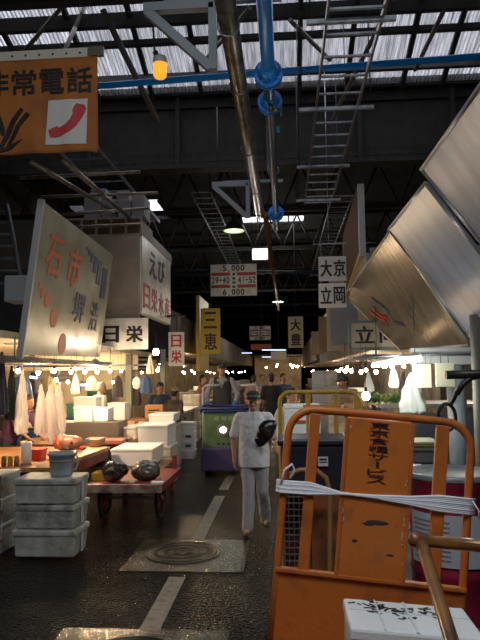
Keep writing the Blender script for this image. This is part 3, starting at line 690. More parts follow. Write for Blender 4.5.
b.cyl((.05, -.12, 0), (.05, 4, 0), .012); b.cyl((1.55, -.12, 0), (1.55, 4, 0), .012); b.build('rails', GALV, t)
b = MB(); 
for x, y in ((1.55, 0), (1.55, 1.6), (1.55, 4)): b.cyl((x, y, 0), (x, y, .65), .008, n=6)
b.build('hangers', GALV, t)
# ================================================================== ORANGE CART
def cart():
    YC = 3.1; SC = 620/YC
    O = P(366, 577, YC); tl = .10
    t = thing('platform_cart', 'large orange steel cart with rounded frame and lettered centre panel in the foreground', 'cart', (O.x, O.y, 0))
    H = thing('x', None, None); COL.objects.unlink(H); bpy.data.objects.remove(H)
    mw = frame((0, 0, O.z), (math.cos(tl), 0, -math.sin(tl)), (math.sin(tl), 0, math.cos(tl)))  # local x right, y up, z towards viewer
    def put(o, par=t): o.matrix_local = mw; return o
    A0, A1, Bv, Rc = -.425, .455, .770, .13
    pts = [(A0, -.55, 0), (A0, 0, 0), (A0, .35, 0), (A0, Bv-Rc, 0)]
    pts += [(A0+Rc-Rc*math.cos(a), Bv-Rc+Rc*math.sin(a), 0) for a in [PI/16*k for k in range(1, 9)]]
    pts += [(0, Bv+.004, 0), (A1-Rc, Bv, 0)]
    pts += [(A1-Rc+Rc*math.sin(a), Bv-Rc+Rc*math.cos(a), 0) for a in [PI/16*k for k in range(1, 9)]] + [(A1, .35, 0), (A1, 0, 0), (A1, -.55, 0)]
    put(MB().tube(pts, .0195, 14).build('tube_frame', ORANGE, t))
    put(MB().box((.012, .375, .012), (.305, .755, .035), bev=.006).build('centre_panel', ORANGEP, t))
    pe = MB(); pe.box((-.146, .375, .028), (.018, .74, .012), bev=.003); pe.box((.170, .375, .028), (.018, .74, .012), bev=.003); put(pe.build('panel_edge', ORANGE, t))
    for x, w in ((-.30, .052), (.315, .062)): put(MB().box((x, .375, .0), (w, .755, .03), bev=.005).build('upright_slat', ORANGE, t))
    lp = MB(); lp.box((.015, -.28, .006), (.90, .56, .022), bev=.004); lp.box((.015, -.004, .012), (.90, .02, .04), bev=.004); put(lp.build('lower_plate', ORANGE, t))
    # chipped paint flecks along the panel
    ch = MB()
    for i in range(26):
        x = random.choice((-.135, .158, .158))+random.uniform(-.01, .012); y = random.uniform(.05, .74); ch.ell((x, y, .031), (random.uniform(.002, .006), random.uniform(.004, .018), .002), 6)
    put(ch.build('paint_chips', mat('bare_grey_chip', (.45, .40, .36), .5), t))
    sm = MB(); sm.ell((.03, .265, .0295), (.055, .012, .0015), 12); sm.ell((-.01, .255, .0295), (.03, .008, .0015), 12); sm.ell((.10, .12, .0295), (.02, .006, .0015), 10); sm.ell((-.07, .17, .0295), (.015, .008, .0015), 10)
    put(sm.build('black_smear', mat('smear', (.05, .03, .025), .6), t))
    put(text('東京食糧サービス', (-.042, .445, .066, .742), mat('stencil_ink', (.04, .012, .012), .6), t, vertical=True, bold=.0041, z=.030, th=.0015, pad=.07))
    # string wrapped round
    WS = mat('white_twine', (.85, .85, .92), .5); s = MB()
    for k in range(9):
        y0 = .362+.0065*k; y1 = .418-.0085*k
        pp = [(-.46, y0, .0), (-.44, y0, .028), (-.30, y0+.004, .024), (-.15, y0*.6+y1*.4, .036), (.0, (y0+y1)/2, .037), (.17, y0*.3+y1*.7, .037), (.315, y1, .024), (.45, y1, .028), (.485, y1-.004, 0)]
        s.tube(pp, .0062 if k%3 else .0075, 6)
    put(s.build('white_twine', WS, t))
    s = MB(); s.tube([(-.44, .40, .03), (-.43, .47, .04), (-.395, .50, .03), (-.38, .47, .02), (-.40, .43, .02)], .006, 6); s.tube([(.47, .41, .02), (.50, .37, .02), (.505, .33, .02)], .004, 6); put(s.build('twine_loop', WS, t))
    # flat bed towards the viewer, wheels
    bed = MB(); bed.box((.02, -.82, .27), (.92, 1.6, .05), bev=.01); bed.box((.02, -.82, .22), (.8, 1.5, .06)); bed.build('bed', ORANGE, t)
    for x in (-.36, .40):
        for y in (-.15, -1.4):
            w = thing('x', None, None); bpy.data.objects.remove(w)
            w = MB().cyl((x-.03, y, .11), (x+.03, y, .11), .11, n=24).build('wheel', RUBBER, t); MB().cyl((x-.035, y, .11), (x+.035, y, .11), .05, n=16).build('hub', GALV, w)
            MB().box((x, y, .2), (.09, .09, .03)).build('wheel_bracket', ORANGE, t)
    return t
cart()
# foam boxes lying on the bed
def rounded_foam_box(name, lab, c, w, d, h, m=FOAM, rz=0, lid=True, group=None, lh=.05, marks=None, tape=True, cat='box'):
    t = thing(name, lab, cat, c, rz, group)
    MB().box((0, 0, (h-lh)/2), (w*.975, d*.975, h-lh), bev=.012, taper=.04).build('body', m, t)
    b = MB(); b.box((0, 0, h-lh/2), (w, d, lh), bev=.012); b.build('lid', m, t)
    if tape:
        b = MB(); b.box((0, 0, h+.0015), (.05, d*1.0, .003)); b.box((0, -d/2-.0015, h*.62), (.05, .003, h*.7)); b.build('tape', TAPE, t)
    return t
p = P(346, 598, 2.75); q = P(452, 608, 2.75); ztop = (p.z+q.z)/2
bx = rounded_foam_box('foam_box', 'white foam box with black brush writing on its lid in the orange cart', ((p.x+q.x)/2+.0, 2.60, ztop-.25), .50, .32, .25, FOAMC, rz=.0, tape=False)
bx.rotation_euler = (0, .07, .0)
sc = MB(); rs = random.Random(3)
def scr(x0, y0, s_, n_=5):
    for k in range(n_):
        a = Vector((x0+rs.uniform(-s_, s_), y0+rs.uniform(-s_*.6, s_*.6), .2515)); b_ = a+Vector((rs.uniform(-s_, s_)*.9, rs.uniform(-s_, s_)*.6, 0)); mid = (a+b_)/2+Vector((rs.uniform(-.01, .01), rs.uniform(-.01, .01), 0))
        sc.tube([a, mid, b_], .0058, 5)
scr(-.15, .09, .06, 14); scr(-.03, .07, .065, 14); scr(.09, .08, .06, 12); scr(-.12, .03, .035, 5); scr(.0, -.02, .03, 6); scr(.12, .03, .03, 4)
o = sc.build('brush_writing', INK, bx)
for v in o.data.vertices: v.co.z = .2512+(v.co.z-.2515)*.12
b = MB(); b.box((0, -.0, .2515), (.012, .31, .0025)); b.box((-.12, -.0, .2515), (.008, .31, .002)); b.box((.0, .03, .2515), (.47, .006, .002)); b.build('lid_groove', mat('foam_groove_grey', (.66, .68, .72), .7), bx)  # lid grooves drawn as thin, slightly greyer strips
lb = rounded_foam_box('foam_box', 'foam box beneath the written one in the orange cart', ((p.x+q.x)/2-.01, 2.60, .296), .52, .34, ztop-.25-.006-.296-.02, FOAMC, tape=False)
# ================================================================== NEAREST HAND CART WITH BENT HANDLE
def handcart():
    a = P(414, 540, 2.02); t = thing('hand_cart', 'nearest hand cart seen only by its worn orange-brown tube handle', 'cart', (a.x, a.y, 0))
    BRN = mat('worn_handle_paint', (.30, .13, .04), .3, .3, dirt=(.09, .04, .025), dscale=9, damt=.5, coat=.4)
    l1 = P(446, 648, 1.72)-Vector((a.x, a.y, 0)); aa = Vector((0, 0, a.z)); dr = (l1-aa).normalized()
    ft = aa+dr*((aa.z-.33)/-dr.z)
    MB().cyl((-.012, 0, a.z), (.62, -.12, a.z-.02), .0195, n=14).build('handle_bar', BRN, t)
    b = MB(); b.cyl(aa+Vector((.02, 0, 0)), ft+Vector((.02, 0, 0)), .0195, n=14); b.build('handle_post', BRN, t)
    MB().ell((0.005, 0, a.z), (.024, .024, .024), 14).build('handle_elbow', mat('scuffed_red', (.22, .06, .03), .35), t)
    b = MB(); b.cyl((.60, -.12, a.z-.02), ft+Vector((.62, -.12, 0)), .0195, n=14); b.build('handle_post', BRN, t)
    c = ft+Vector((.32, -.42, -.03)); MB().box(c, (.7, 1.0, .05), bev=.01).build('bed', WOOD, t)
    for x in (-.25, .25):
        for y in (-.35, .35): MB().cyl((c.x+x-.03, c.y+y, .13), (c.x+x+.03, c.y+y, .13), .13, n=20).build('wheel', RUBBER, t)
    b = MB(); 
    for y in (-.35, .35): b.cyl((c.x-.25, c.y+y, .13), (c.x+.25, c.y+y, .13), .02); b.box((c.x, c.y+y, .21), (.06, .06, .14))
    b.build('axle', GALV, t)
handcart()
# ================================================================== YELLOW CART BEHIND
def yellow_cart():
    Y = 6.0; p0 = P(281, 470, Y); p1 = P(361, 470, Y); zt = P(310, 392, Y).z; w = p1.x-p0.x
    t = thing('platform_cart', 'yellow tube-framed cart behind the orange one, loaded with a dark bin', 'cart', (p0.x, Y, 0))
    R = .10; pts = [(0, 0, .3), (0, 0, 1.0), (0, 0, zt-R)]+[(R-R*math.cos(a), 0, zt-R+R*math.sin(a)) for a in [PI/16*k for k in range(1, 9)]]+[(w-R+R*math.sin(a), 0, zt-R+R*math.cos(a)) for a in [PI/16*k for k in range(0, 9)]]+[(w, 0, 1.0), (w, 0, .3)]
    MB().tube(pts, .021, 12).build('tube_frame', YELLOW, t)
    for x in (.27, .53, .72): MB().box((x, 0, (.3+zt)/2), (.045, .03, zt-.3), bev=.004).build('upright_slat', YELLOW, t)
    MB().box((.40, -.01, zt-.17), (.36, .02, .10), bev=.003).build('name_band', mat('yellow_band', (.60, .32, .06), .5), t)
    b = MB()
    for k in range(5): b.box((.28+.055*k, -.023, zt-.16), (.035, .003, .028)); b.box((.29+.055*k, -.023, zt-.19), (.012, .003, .03))
    b.build('red_worn_marks', mat('red_mark', (.55, .07, .03), .6), t)
    MB().box((w/2, -.02, .45), (w, .03, .35), bev=.004).build('lower_plate', YELLOW, t)
    MB().box((w/2, -.80, .30), (w, 1.6, .06), bev=.01).build('bed', mat('dark_cart_bed', (.08, .06, .04), .6), t)
    for x in (.06, w-.06):
        for y in (-.1, -1.4): MB().cyl((x-.03, y, .13), (x+.03, y, .13), .13, n=20).build('wheel', RUBBER, t)
    return t
yellow_cart()
xb = P(317, 500, 4.75).x
t = thing('steel_crate', 'rusty orange crate with a mesh front standing behind the orange cart', 'crate', (xb, 4.95, .335))
MB().box((.10, 0, .30), (.30, .50, .60), bev=.01).build('body', mat('rust_orange', (.30, .09, .03), .5, dirt=(.12, .04, .02), dscale=5, damt=.5), t)
b = MB()
for k in range(13): b.box((-.155, -.25, .02+k*.046), (.19, .012, .008))
for k in range(6): b.box((-.25+k*.038, -.25, .3), (.006, .014, .58))
b.box((-.25, 0, .3), (.02, .5, .6)); b.build('mesh_front', mat('dull_grey_mesh', (.13, .12, .11), .5), t)
b = MB(); b.box((-.15, .22, .3), (.2, .02, .6)); b.box((-.15, 0, .01), (.2, .5, .02)); b.build('back_plate', mat('rust_orange'), t)
t = thing('lidded_bin', 'dark navy plastic bin with a white label on the crate behind the orange cart', 'bin', (xb-.02, 4.95, .94))
NV = mat('dark_navy_plastic', (.018, .022, .035), .4)
MB().box((0, 0, .17), (.50, .42, .34), bev=.02, taper=.05).build('body', NV, t); MB().box((0, 0, .36), (.54, .46, .05), bev=.015).build('lid', NV, t)
MB().box((.07, -.222, .22), (.075, .006, .07)).build('label', mat('paper_label', (.62, .63, .66), .5), t)
b = MB(); b.box((.07, -.226, .235), (.055, .003, .012)); b.box((.07, -.226, .215), (.055, .003, .008)); b.build('label_print', INK, t)
# brass hoops (bicycle-like curved rails) seen between frame and panel
p = P(298, 480, 4.3)
tag(MB().tube([P(288, 475, 4.4), P(300, 470, 4.4), P(316, 470, 4.4), P(326, 478, 4.4), P(330, 492, 4.4), P(330, 560, 4.4), P(330, 760, 4.4)*1.0], .018, 8).build('bent_rail', mat('tan_paint', (.33, .18, .07), .4)), 'tan bent tube rail standing between the orange cart and the crate', 'rail')
# ================================================================== DRUM + BOXES AT RIGHT
Xd = P(452, 500, 4.6).x
t = thing('steel_drum', 'crimson steel drum with a white paper label behind the orange cart', 'drum', (Xd, 4.6, .14))
CR = mat('crimson_paint', (.30, .015, .05), .35, dirt=(.16, .01, .03), dscale=4, damt=.5)
MB().lathe([(.001, 0), (.29, 0), (.30, .02), (.295, .04), (.295, .29), (.305, .31), (.295, .33), (.295, .60), (.305, .62), (.295, .64), (.295, .90), (.305, .93), (.30, .95)], n=40).build('body', CR, t)
MB().lathe([(.31, .935), (.315, .965), (.30, .975), (.28, .955), (.001, .955)], n=40).build('lid_ring', mat('lid_grey', (.30, .31, .34), .4, .4), t)
def curved_label(r, a0, a1, z0, z1, m, nm):
    bm = bmesh.new(); pr = None
    for k in range(17):
        a = a0+(a1-a0)*k/16; x = bm.verts.new((r*math.cos(a), r*math.sin(a), z0)); y = bm.verts.new((r*math.cos(a), r*math.sin(a), z1))
        if pr: bm.faces.new((pr[0], x, y, pr[1]))
        pr = (x, y)
    me = bpy.data.meshes.new(nm); bm.to_mesh(me); bm.free(); me.materials.append(m); o = bpy.data.objects.new(nm, me); COL.objects.link(o); o.parent = t; s = o.modifiers.new('s', 'SOLIDIFY'); s.thickness = .002; return o
curved_label(.308, -PI*.92, -PI*.28, .38, .72, mat('drum_label', (.46, .48, .53), .5), 'paper_label')
for k in range(9): curved_label(.311, -PI*.88, -PI*.60, .42+k*.031, .428+k*.031, mat('label_grey', (.2, .2, .24), .5), 'printed_line') if k < 9 else None
tag(MB().box((Xd, 4.6, .07), (.75, .7, .14), bev=.01).build('pallet', WOOD), 'low wooden pallet under the crimson drum', 'pallet')
X = P(400, 480, 5.0).x+.05
a = rounded_foam_box('foam_box', 'white foam box with a black mark, top of the pile left of the drum', (X, 5.1, .62), .36, .4, .44, FOAMC, tape=False)
s = MB()
for k in range(6): s.tube([(-.1+.03*k, -.2, .22+.02*(k % 3)), (-.09+.03*k, -.2, .12+.03*(k % 2)), (-.12+.035*k, -.2, .10)], .006, 5)
o = s.build('brush_mark', INK, a)
for v in o.data.vertices: v.co.y = -.1985+(v.co.y+.2)*.1
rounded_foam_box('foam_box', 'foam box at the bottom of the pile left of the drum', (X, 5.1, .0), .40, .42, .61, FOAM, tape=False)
YG = mat('pale_yellow_crate', (.50, .46, .22), .5)
X = P(410, 450, 5.6).x
zz = 0
for k, (h, m, lab) in enumerate(((.62, FOAM, 'plain pale box under the shallow trays behind the right of the orange cart'), (.30, mat('dark_crate', (.06, .055, .05), .6), 'dark crate in the pile between orange cart and right stall'), (.07, YG, 'pale yellow shallow tray, lower of two, between orange cart and right stall'), (.14, mat('grey_crate', (.14, .14, .15), .6), 'grey crate with faint print between the two pale yellow trays'), (.06, YG, 'pale yellow shallow tray on top of the pile at the right stall'))):
    t = thing('tray', lab, 'crate', (X+.05, 5.85, zz+.002)); zz += h+.002
    b = MB(); b.box((0, 0, .01), (.44, .36, .02)); 
    for c, s in (((0, -.17, h/2), (.44, .02, h-.004)), ((0, .17, h/2), (.44, .02, h-.004)), ((-.21, 0, h/2), (.02, .36, h-.004)), ((.21, 0, h/2), (.02, .36, h-.004))): b.box(c, s, bev=.004)
    b.build('shell', m, t); MB().box((0, 0, h-.012), (.47, .39, .02), bev=.006).build('rim', m, t)
# black bracket with hose at the right edge
a = P(446, 375, 4.0)
t = thing('bracket_arm', 'thick black tube arm with a hanging bend at the right edge', 'bracket', a)
BK = mat('black_rubber_tube', (.02, .02, .02), .4)
MB().cyl((0, 0, 0), (.42, 0, .01), .028, n=14).build('arm', BK, t); MB().tube([(.22, 0, -.005), (.15, 0, -.02), (.10, 0, -.06), (.06, 0, -.12)], .018, 10).build('curved_brace', BK, t)
MB().tube([(.02+.055*math.cos(k*PI/10), .1, -.27+.085*math.sin(k*PI/10)) for k in range(20)], .012, 8, closed=True).build('hose_loop', BK, t)
MB().cyl((.06, 0, -.12), (.05, .1, -.19), .012).build('hose_tie', BK, t)
MB().cyl((.42, 0, -2.05), (.42, 0, .1), .03).build('post', BK, t); MB().tube([(.40, 0, -.42), (.28, 0, -.40), (.20, 0, -.44)], .02, 8).build('lever', BK, t)
# ================================================================== TURRET TRUCK
def turret():
    Y = 11.2; s = 620/Y; xc = P(228, 450, Y).x
    t = thing('turret_truck', 'green and blue motor turret truck with its headlight lit coming up the lane', 'truck', (xc, Y, 0))
    GR = mat('worn_green_paint', (.085, .15, .085), .4, dirt=(.04, .09, .045), dscale=5, damt=.45); BL_ = mat('deep_blue_paint', (.03, .05, .20), .4, dirt=(.02, .03, .10), dscale=5, damt=.5)
    PU = mat('purple_blue_paint', (.045, .035, .12), .4)
    MB().box((0, .28, .80), (.92, .56, .66), bev=.05).build('engine_hood', GR, t)
    MB().box((0, .25, .30), (.98, .62, .42), bev=.03).build('front_skirt', PU, t)
    b = MB(); b.box((0, .26, 1.16), (.98, .60, .08), bev=.03)
    b.tube([(-.5, -.05, 1.20), (.5, -.05, 1.20), (.5, .55, 1.22), (-.5, .55, 1.22)], .022, 8, closed=True); b.build('blue_top_rim', BL_, t)
    b = MB()
    for k in range(15): b.cyl((-.48+.068*k, -.04, 1.10), (-.49+.069*k, -.05, 1.20), .008, n=5)
    b.build('basket_wires', BL_, t)
    MB().cyl((-.08, -.045, .82), (-.08, .02, .82), .10, .12, 24).build('headlight_rim', GALV, t)
    MB().ell((-.08, -.03, .82), (.068, .03, .06), 20).build('headlight', mat('lit_headlight', (1, .93, .72), emit=14), t)
    b = MB()
    for k in range(4): b.box((-.20+.13*k, -.006, 1.02), (.085, .012, .07)); 
    b.build('worn_lettering', mat('pale_worn_paint', (.16, .26, .17), .5), t)
    b = MB()
    for k in range(3): b.cyl((-.17+.09*k, -.012, .57), (-.17+.09*k, .02, .57), .022, n=12)
    b.build('round_vents', BLACKP, t)
    # guard frame behind the driver
    GF = mat('pale_grey_frame', (.34, .35, .38), .45); z1 = 1.60
    b = MB(); b.tube([(-.52, .6, .3), (-.52, .6, z1-.05), (-.47, .6, z1), (-.20, .6, z1)], .026, 10); b.tube([(.52, .6, .3), (.52, .6, z1-.05), (.47, .6, z1), (.20, .6, z1)], .026, 10); b.build('guard_frame', GF, t)
    MB().box((0, 1.75, .30), (1.0, 2.4, .08), bev=.01).build('bed', mat('dark_bed', (.05, .045, .04), .6), t)
    for x in (-.38, .38):
        for y in (.25, 1.2, 2.6): MB().cyl((x-.06, y, .16), (x+.06, y, .16), .16, n=20).build('wheel', RUBBER, t)
    return t, xc
TT, TX = turret()
for k, (x, y) in enumerate(((-.2, 13.4), (.25, 13.5))): rounded_foam_box('foam_box', ('left foam box riding on the bed of the turret truck', 'right foam box riding on the bed of the turret truck')[k], (TX+x, y, .345), .4, .5, .3, FOAM)
# ================================================================== LEFT FRONT: crate stack, bucket, tables, barrow
X0 = P(12, 510, 6.2).x; X1 = P(76, 510, 6.2).x; ww = X1-X0; xc = (X0+X1)/2
def battered_box(lab, z, dx, dy, rz, m, h=.262):
    t = thing('foam_crate', lab, 'crate', (xc+dx, 6.42+dy, z), rz, 'three battered foam crates stacked at the left')
    b = MB(); b.box((0, 0, h*.5), (ww*.97, .43, h*.94), bev=.02, taper=.05); 
    for x in (-.2, -.07, .07, .2): b.box((x, -.213, h*.28), (.05, .012, h*.4), bev=.005)
    o = b.build('body', m, t); noisy(o, .008, 9, z*10)
    b = MB(); b.box((0, 0, h-.032), (ww, .455, .062), bev=.018); o = b.build('rim', m, t); noisy(o, .010, 7, z*9)
    MB().box((ww/2-.004, 0, h*.45), (.006, .07, h*.7)).build('tape', TAPE, t)
    return t
battered_box('lowest of the three battered foam crates stacked at the left, pale grey', 0, 0, 0, .0, FOAM, .275)
battered_box('middle of the three battered foam crates stacked at the left, grimy brown', .276, -.005, .02, -.03, FOAMG, .245)
battered_box('topmost of the three battered foam crates at the left, under the bucket', .522, .0, .0, .01, FOAM, .262)
bp_ = P(61, 475, 6.38)
t = thing('bucket', 'light grey plastic bucket standing on the foam crate stack', 'bucket', (bp_.x, 6.40, .785))
BKT = mat('grey_bucket_plastic', (.36, .40, .43), .4)
MB().lathe([(.001, 0), (.10, 0), (.112, .03), (.132, .21), (.147, .215), (.147, .24), (.137, .245), (.128, .21), (.10, .02), (.001, .015)], n=32).build('body', BKT, t)
MB().tube([(.14, 0, .22), (.17, 0, .19), (.172, 0, .12), (.15, 0, .07), (.12, 0, .06)], .011, 8).build('side_handle', BKT, t)
b = MB(); b.lathe([(.137, .16), (.141, .165), (.137, .17)], n=32); b.build('ridge', BKT, t)
for k, (z, h, lab) in enumerate(((0, .30, 'lowest white foam box at the left edge beside the crate stack'), (.302, .26, 'middle white foam box with brown strap at the left edge'), (.564, .24, 'top white foam box with brown strap at the left edge'))):
    t = rounded_foam_box('foam_box', lab, (P(-2, 500, 6.5).x-.10, 6.55, z), .46, .45, h, FOAM, group='foam boxes at the left edge', tape=False)
    b = MB(); b.box((.0, -.227, h*.5), (.47, .006, .035)); b.box((.2, -.228, h*.5), (.03, .006, h*.9)); b.build('brown_strap', mat('brown_strap', (.2, .12, .06), .5), t)
tag(MB().box((-2.98, 5.8, .55), (.10, .10, 1.1), bev=.01).build('dark_post', mat('dark_wood_post', (.025, .018, .015), .6)), 'short dark post at the left edge of the picture', 'post')
def table(name, lab, x0, x1, y0, y1, z, top, leg, th=.05, skew=0, legs=True, group=None):
    t = thing(name, lab, 'table', ((x0+x1)/2, y0, 0), group=group); w = x1-x0; d = y1-y0
    b = MB(); b.slab([(-w/2, 0, z), (w/2, 0, z), (w/2+skew, d, z), (-w/2+skew, d, z)], th); b.build('tabletop', top, t)
    b = MB(); b.box((w/2-.03, .0+.03, z-th-.05), (.04, .05, .1)); b.slab([(w/2-.04, .02, z-th-.12), (w/2-.02, .02, z-th-.12), (w/2-.02+skew, d-.02, z-th-.12), (w/2-.04+skew, d-.02, z-th-.12)], -.12); b.build('apron', leg, t)
    if legs:
        nl = max(2, int(d/1.1)+1)
        for k in range(nl):
            f = .04+.92*k/(nl-1)
            for sx in (-1, 1): MB().box((sx*(w/2-.06)+skew*f, d*f, (z-th)/2), (.07, .07, z-th)).build('leg', leg, t)
    return t
table('work_table', 'long worn orange-wood cutting table behind the foam crate stack', -4.3, -2.62, 6.85, 8.85, .80, mat('cutting_wood', (.40, .20, .08), .4, dirt=(.22, .09, .04), dscale=3, damt=.5, stretch=(6, 1, 6)), REDW, skew=.10)
table('work_table', 'second wooden table behind the tuna head with red legs', -4.5, -2.58, 9.9, 10.95, .72, mat('cutting_wood'), REDW)
# barrow with black bags
t = thing('barrow', 'low two-wheeled wooden barrow carrying black plastic bags', 'barrow', (-1.98, 8.2, 0))
b = MB(); b.box((0, -.02, .47), (.95, 1.35, .045), bev=.008); b.build('bed', REDW, t)
MB().box((0, -.70, .455), (.96, .04, .10), bev=.006).build('front_board', mat('scuffed_white_board', (.40, .34, .30), .5, dirt=(.18, .07, .05), dscale=7, damt=.5), t)
MB().box((.46, 0, .45), (.04, 1.35, .09), bev=.006).build('side_board', REDW, t); MB().box((-.46, 0, .45), (.04, 1.35, .09), bev=.006).build('side_board', REDW, t)
MB().cyl((-.40, -.2, .25), (.40, -.2, .25), .02).build('axle', GALV, t); MB().box((0, -.25, .36), (.7, .06, .08)).build('cross_member', mat('grey_member', (.3, .3, .3), .6), t)
for x in (-.36, .36):
    b = MB(); b.tube([(x, -.2+.25*math.cos(k*PI/14), .25+.225*math.sin(k*PI/14)) for k in range(28)], .025, 8, closed=True); w = b.build('wheel', RUBBER, t)
    b = MB(); b.cyl((x-.03, -.2, .25), (x+.03, -.2, .25), .04)
    for k in range(8): b.cyl((x, -.2, .25), (x, -.2+.23*math.cos(k*PI/4), .25+.21*math.sin(k*PI/4)), .008, n=5)
    b.build('spokes', REDW, w)
b = MB(); b.box((.40, .62, .58), (.06, .06, .2)); b.build('rear_post', REDW, t)
def bag(lab, c, r, m, seed, amp=.05):
    b = MB(); b.ell((0, 0, r[2]*.95), r, 28); b.ell((r[0]*.5, .02, r[2]*1.3), (r[0]*.45, r[1]*.5, r[2]*.6), 16)
    o = b.blob('plastic_bag', m, None, vox=.02, it=2); noisy(o, amp*.8, 6, seed); noisy(o, amp*.3, 18, seed)
    for v in o.data.vertices: v.co.z = max(v.co.z, .004)
    o.location = c; return tag(o, lab, 'bag', 'plastic bags on the barrow')
BAGM = mat('black_bag_plastic', (.018, .018, .020), .22, spec=.7)
bag('black plastic bag on the barrow, the left one', (-2.16, 7.78, .494), (.17, .16, .13), BAGM, 1)
bag('dark bag with a pale plastic sheen on the barrow, the right one', (-1.77, 7.88, .494), (.19, .17, .125), mat('smoky_bag_plastic', (.10, .095, .09), .18, spec=.8), 5)
t = thing('tray', 'small yellow plastic tray at the left end of the barrow', 'tray', (-2.42+.06, 7.95, .495))
b = MB(); b.box((0, 0, .01), (.2, .26, .02)); 
for c, s in (((0, -.12, .045), (.2, .015, .09)), ((0, .12, .045), (.2, .015, .09)), ((-.095, 0, .045), (.015, .26, .09)), ((.095, 0, .045), (.015, .26, .09))): b.box(c, s)
b.build('shell', mat('yellow_plastic', (.65, .42, .06), .4), t)
t = thing('foam_sheet', 'small white foam lid at the right corner of the barrow', 'lid', (-1.66+.08, 7.62, .495)); MB().box((0, 0, .012), (.14, .10, .024), bev=.006).build('sheet', FOAMC, t)
# foam boxes further along the left
def LBOX(lab, px0, px1, ptop, pbot, Y, d, m=FOAMC, rz=0, lid=True, floor=None):
    a = P(px0, pbot, Y); b_ = P(px1, ptop, Y); z0 = a.z if floor is None else floor
    t = rounded_foam_box('foam_box', lab, ((a.x+b_.x)/2, Y+d/2, z0), b_.x-a.x, d, b_.z-z0, m, rz, tape=False, lh=.04)
    return t
FB = []
ZT = .50
LBOX('long white foam box directly behind the black bags', 110, 153, 449, 466, 8.95, .85, FOAMC, floor=.50)
table('low_stand', 'low dark stand under the long foam box behind the black bags', -2.38, -1.75, 8.92, 9.9, .49, WOOD, REDW)
LBOX('large white foam box with a faint pink stamp, biggest of the pile past the barrow', 137, 168, 425, 446, 10.2, .75, FOAMC, floor=.62)
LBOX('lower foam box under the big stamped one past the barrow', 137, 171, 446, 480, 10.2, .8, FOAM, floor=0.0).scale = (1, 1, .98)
LBOX('plain foam box left of the big stamped one', 120, 136, 427, 446, 10.6, .6, FOAM, floor=.72)
LBOX('low wide foam tray box glowing under the stall lights past the stamped box', 148, 174, 414, 425, 11.3, .7, FOAMC, floor=.95)
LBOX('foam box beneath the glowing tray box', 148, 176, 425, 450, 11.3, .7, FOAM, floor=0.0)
LBOX('foam box on the second table, middle left', 73, 92, 407, 422, 10.4, .4, FOAMC, floor=P(80, 422, 10.4).z)
LBOX('foam box on the second table beside its twin', 93, 108, 408, 422, 10.45, .4, FOAMC, floor=P(80, 422, 10.4).z)
tag(MB().box((P(90, 430, 10.5).x, 10.6, (.722+P(80, 422, 10.4).z)/2), (1.1, .6, P(80, 422, 10.4).z-.724), bev=.01).build('fish_crate', mat('dark_fish_crate', (.10, .08, .07), .5)), 'low dark crate carrying the two foam boxes on the second table', 'crate')
LBOX('tall foam box with a dotted stamp at the white-shirted seller', 107, 125, 403, 422, 11.5, .4, FOAMC, floor=P(110, 424, 11.5).z)
LBOX('white foam box with red band before the white-shirted seller', 73, 96, 397, 406, 11.6, .4, FOAMC, floor=P(80, 424, 11.5).z)
table('counter', 'pale counter behind the second table carrying foam boxes', -5.2, -2.72, 11.35, 12.1, P(100, 424, 11.5).z-.003, CREAM, WOOD)
t = thing('cardboard_box', 'orange-brown cardboard box with dark print on the pile', 'box', (P(151, 410, 11.9).x, 12.3, P(150, 418, 12.3).z)); 
CB = mat('cardboard', (.45, .22, .08), .7); MB().box((0, 0, .13), (.36, .3, .26), bev=.006).build('body', CB, t); b = MB(); b.box((0, -.151, .16), (.22, .003, .03)); b.box((0, -.151, .11), (.26, .003, .015)); b.build('print', INK, t)
tag(MB().box((P(151, 410, 12.3).x-.05, 12.35, P(150, 418, 12.3).z/2-.004), (.7, .45, P(150, 418, 12.3).z-.008), bev=.01).build('plinth', WOOD), 'dark wooden plinth under the cardboard box', 'plinth')
# stack of four boxes at the lane edge
x = P(184.5, 440, 13.4).x
for k in range(4):
    t = rounded_foam_box('foam_box', ('bottom foam box of the four-high stack at the lane edge', 'second foam box up in the four-high stack at the lane edge', 'third foam box up in the four-high stack at the lane edge', 'top foam box of the four-high stack at the lane edge')[k], (x, 13.6, k*.196), .42, .38, .194, FOAMC, group='four-high foam box stack', tape=False)
    if k in (1, 2): MB().box((.08, -.193, .09), (.12, .004, .06)).build('blue_stamp', mat('blue_stamp', (.05, .08, .35), .5), t)
x = P(203, 440, 15).x
for k in range(5): rounded_foam_box('foam_box', ('bottom', 'second', 'third', 'fourth', 'top')[k]+' box in the dim stack beyond the four-high one', (P(186, 430, 16.5).x, 17.6, k*.25), .5, .45, .248, FOAM, group='dim box stack further along the left', tape=False)
t = table('counter', 'white-topped stall counter behind the four-high box stack', -3.2, -2.35, 14.7, 17, .95, WHITE, mat('counter_side', (.30, .27, .22), .6))
MB().box((0, 1.1, .45), (.8, 2.2, .86)).build('cabinet', mat('counter_side'), t)
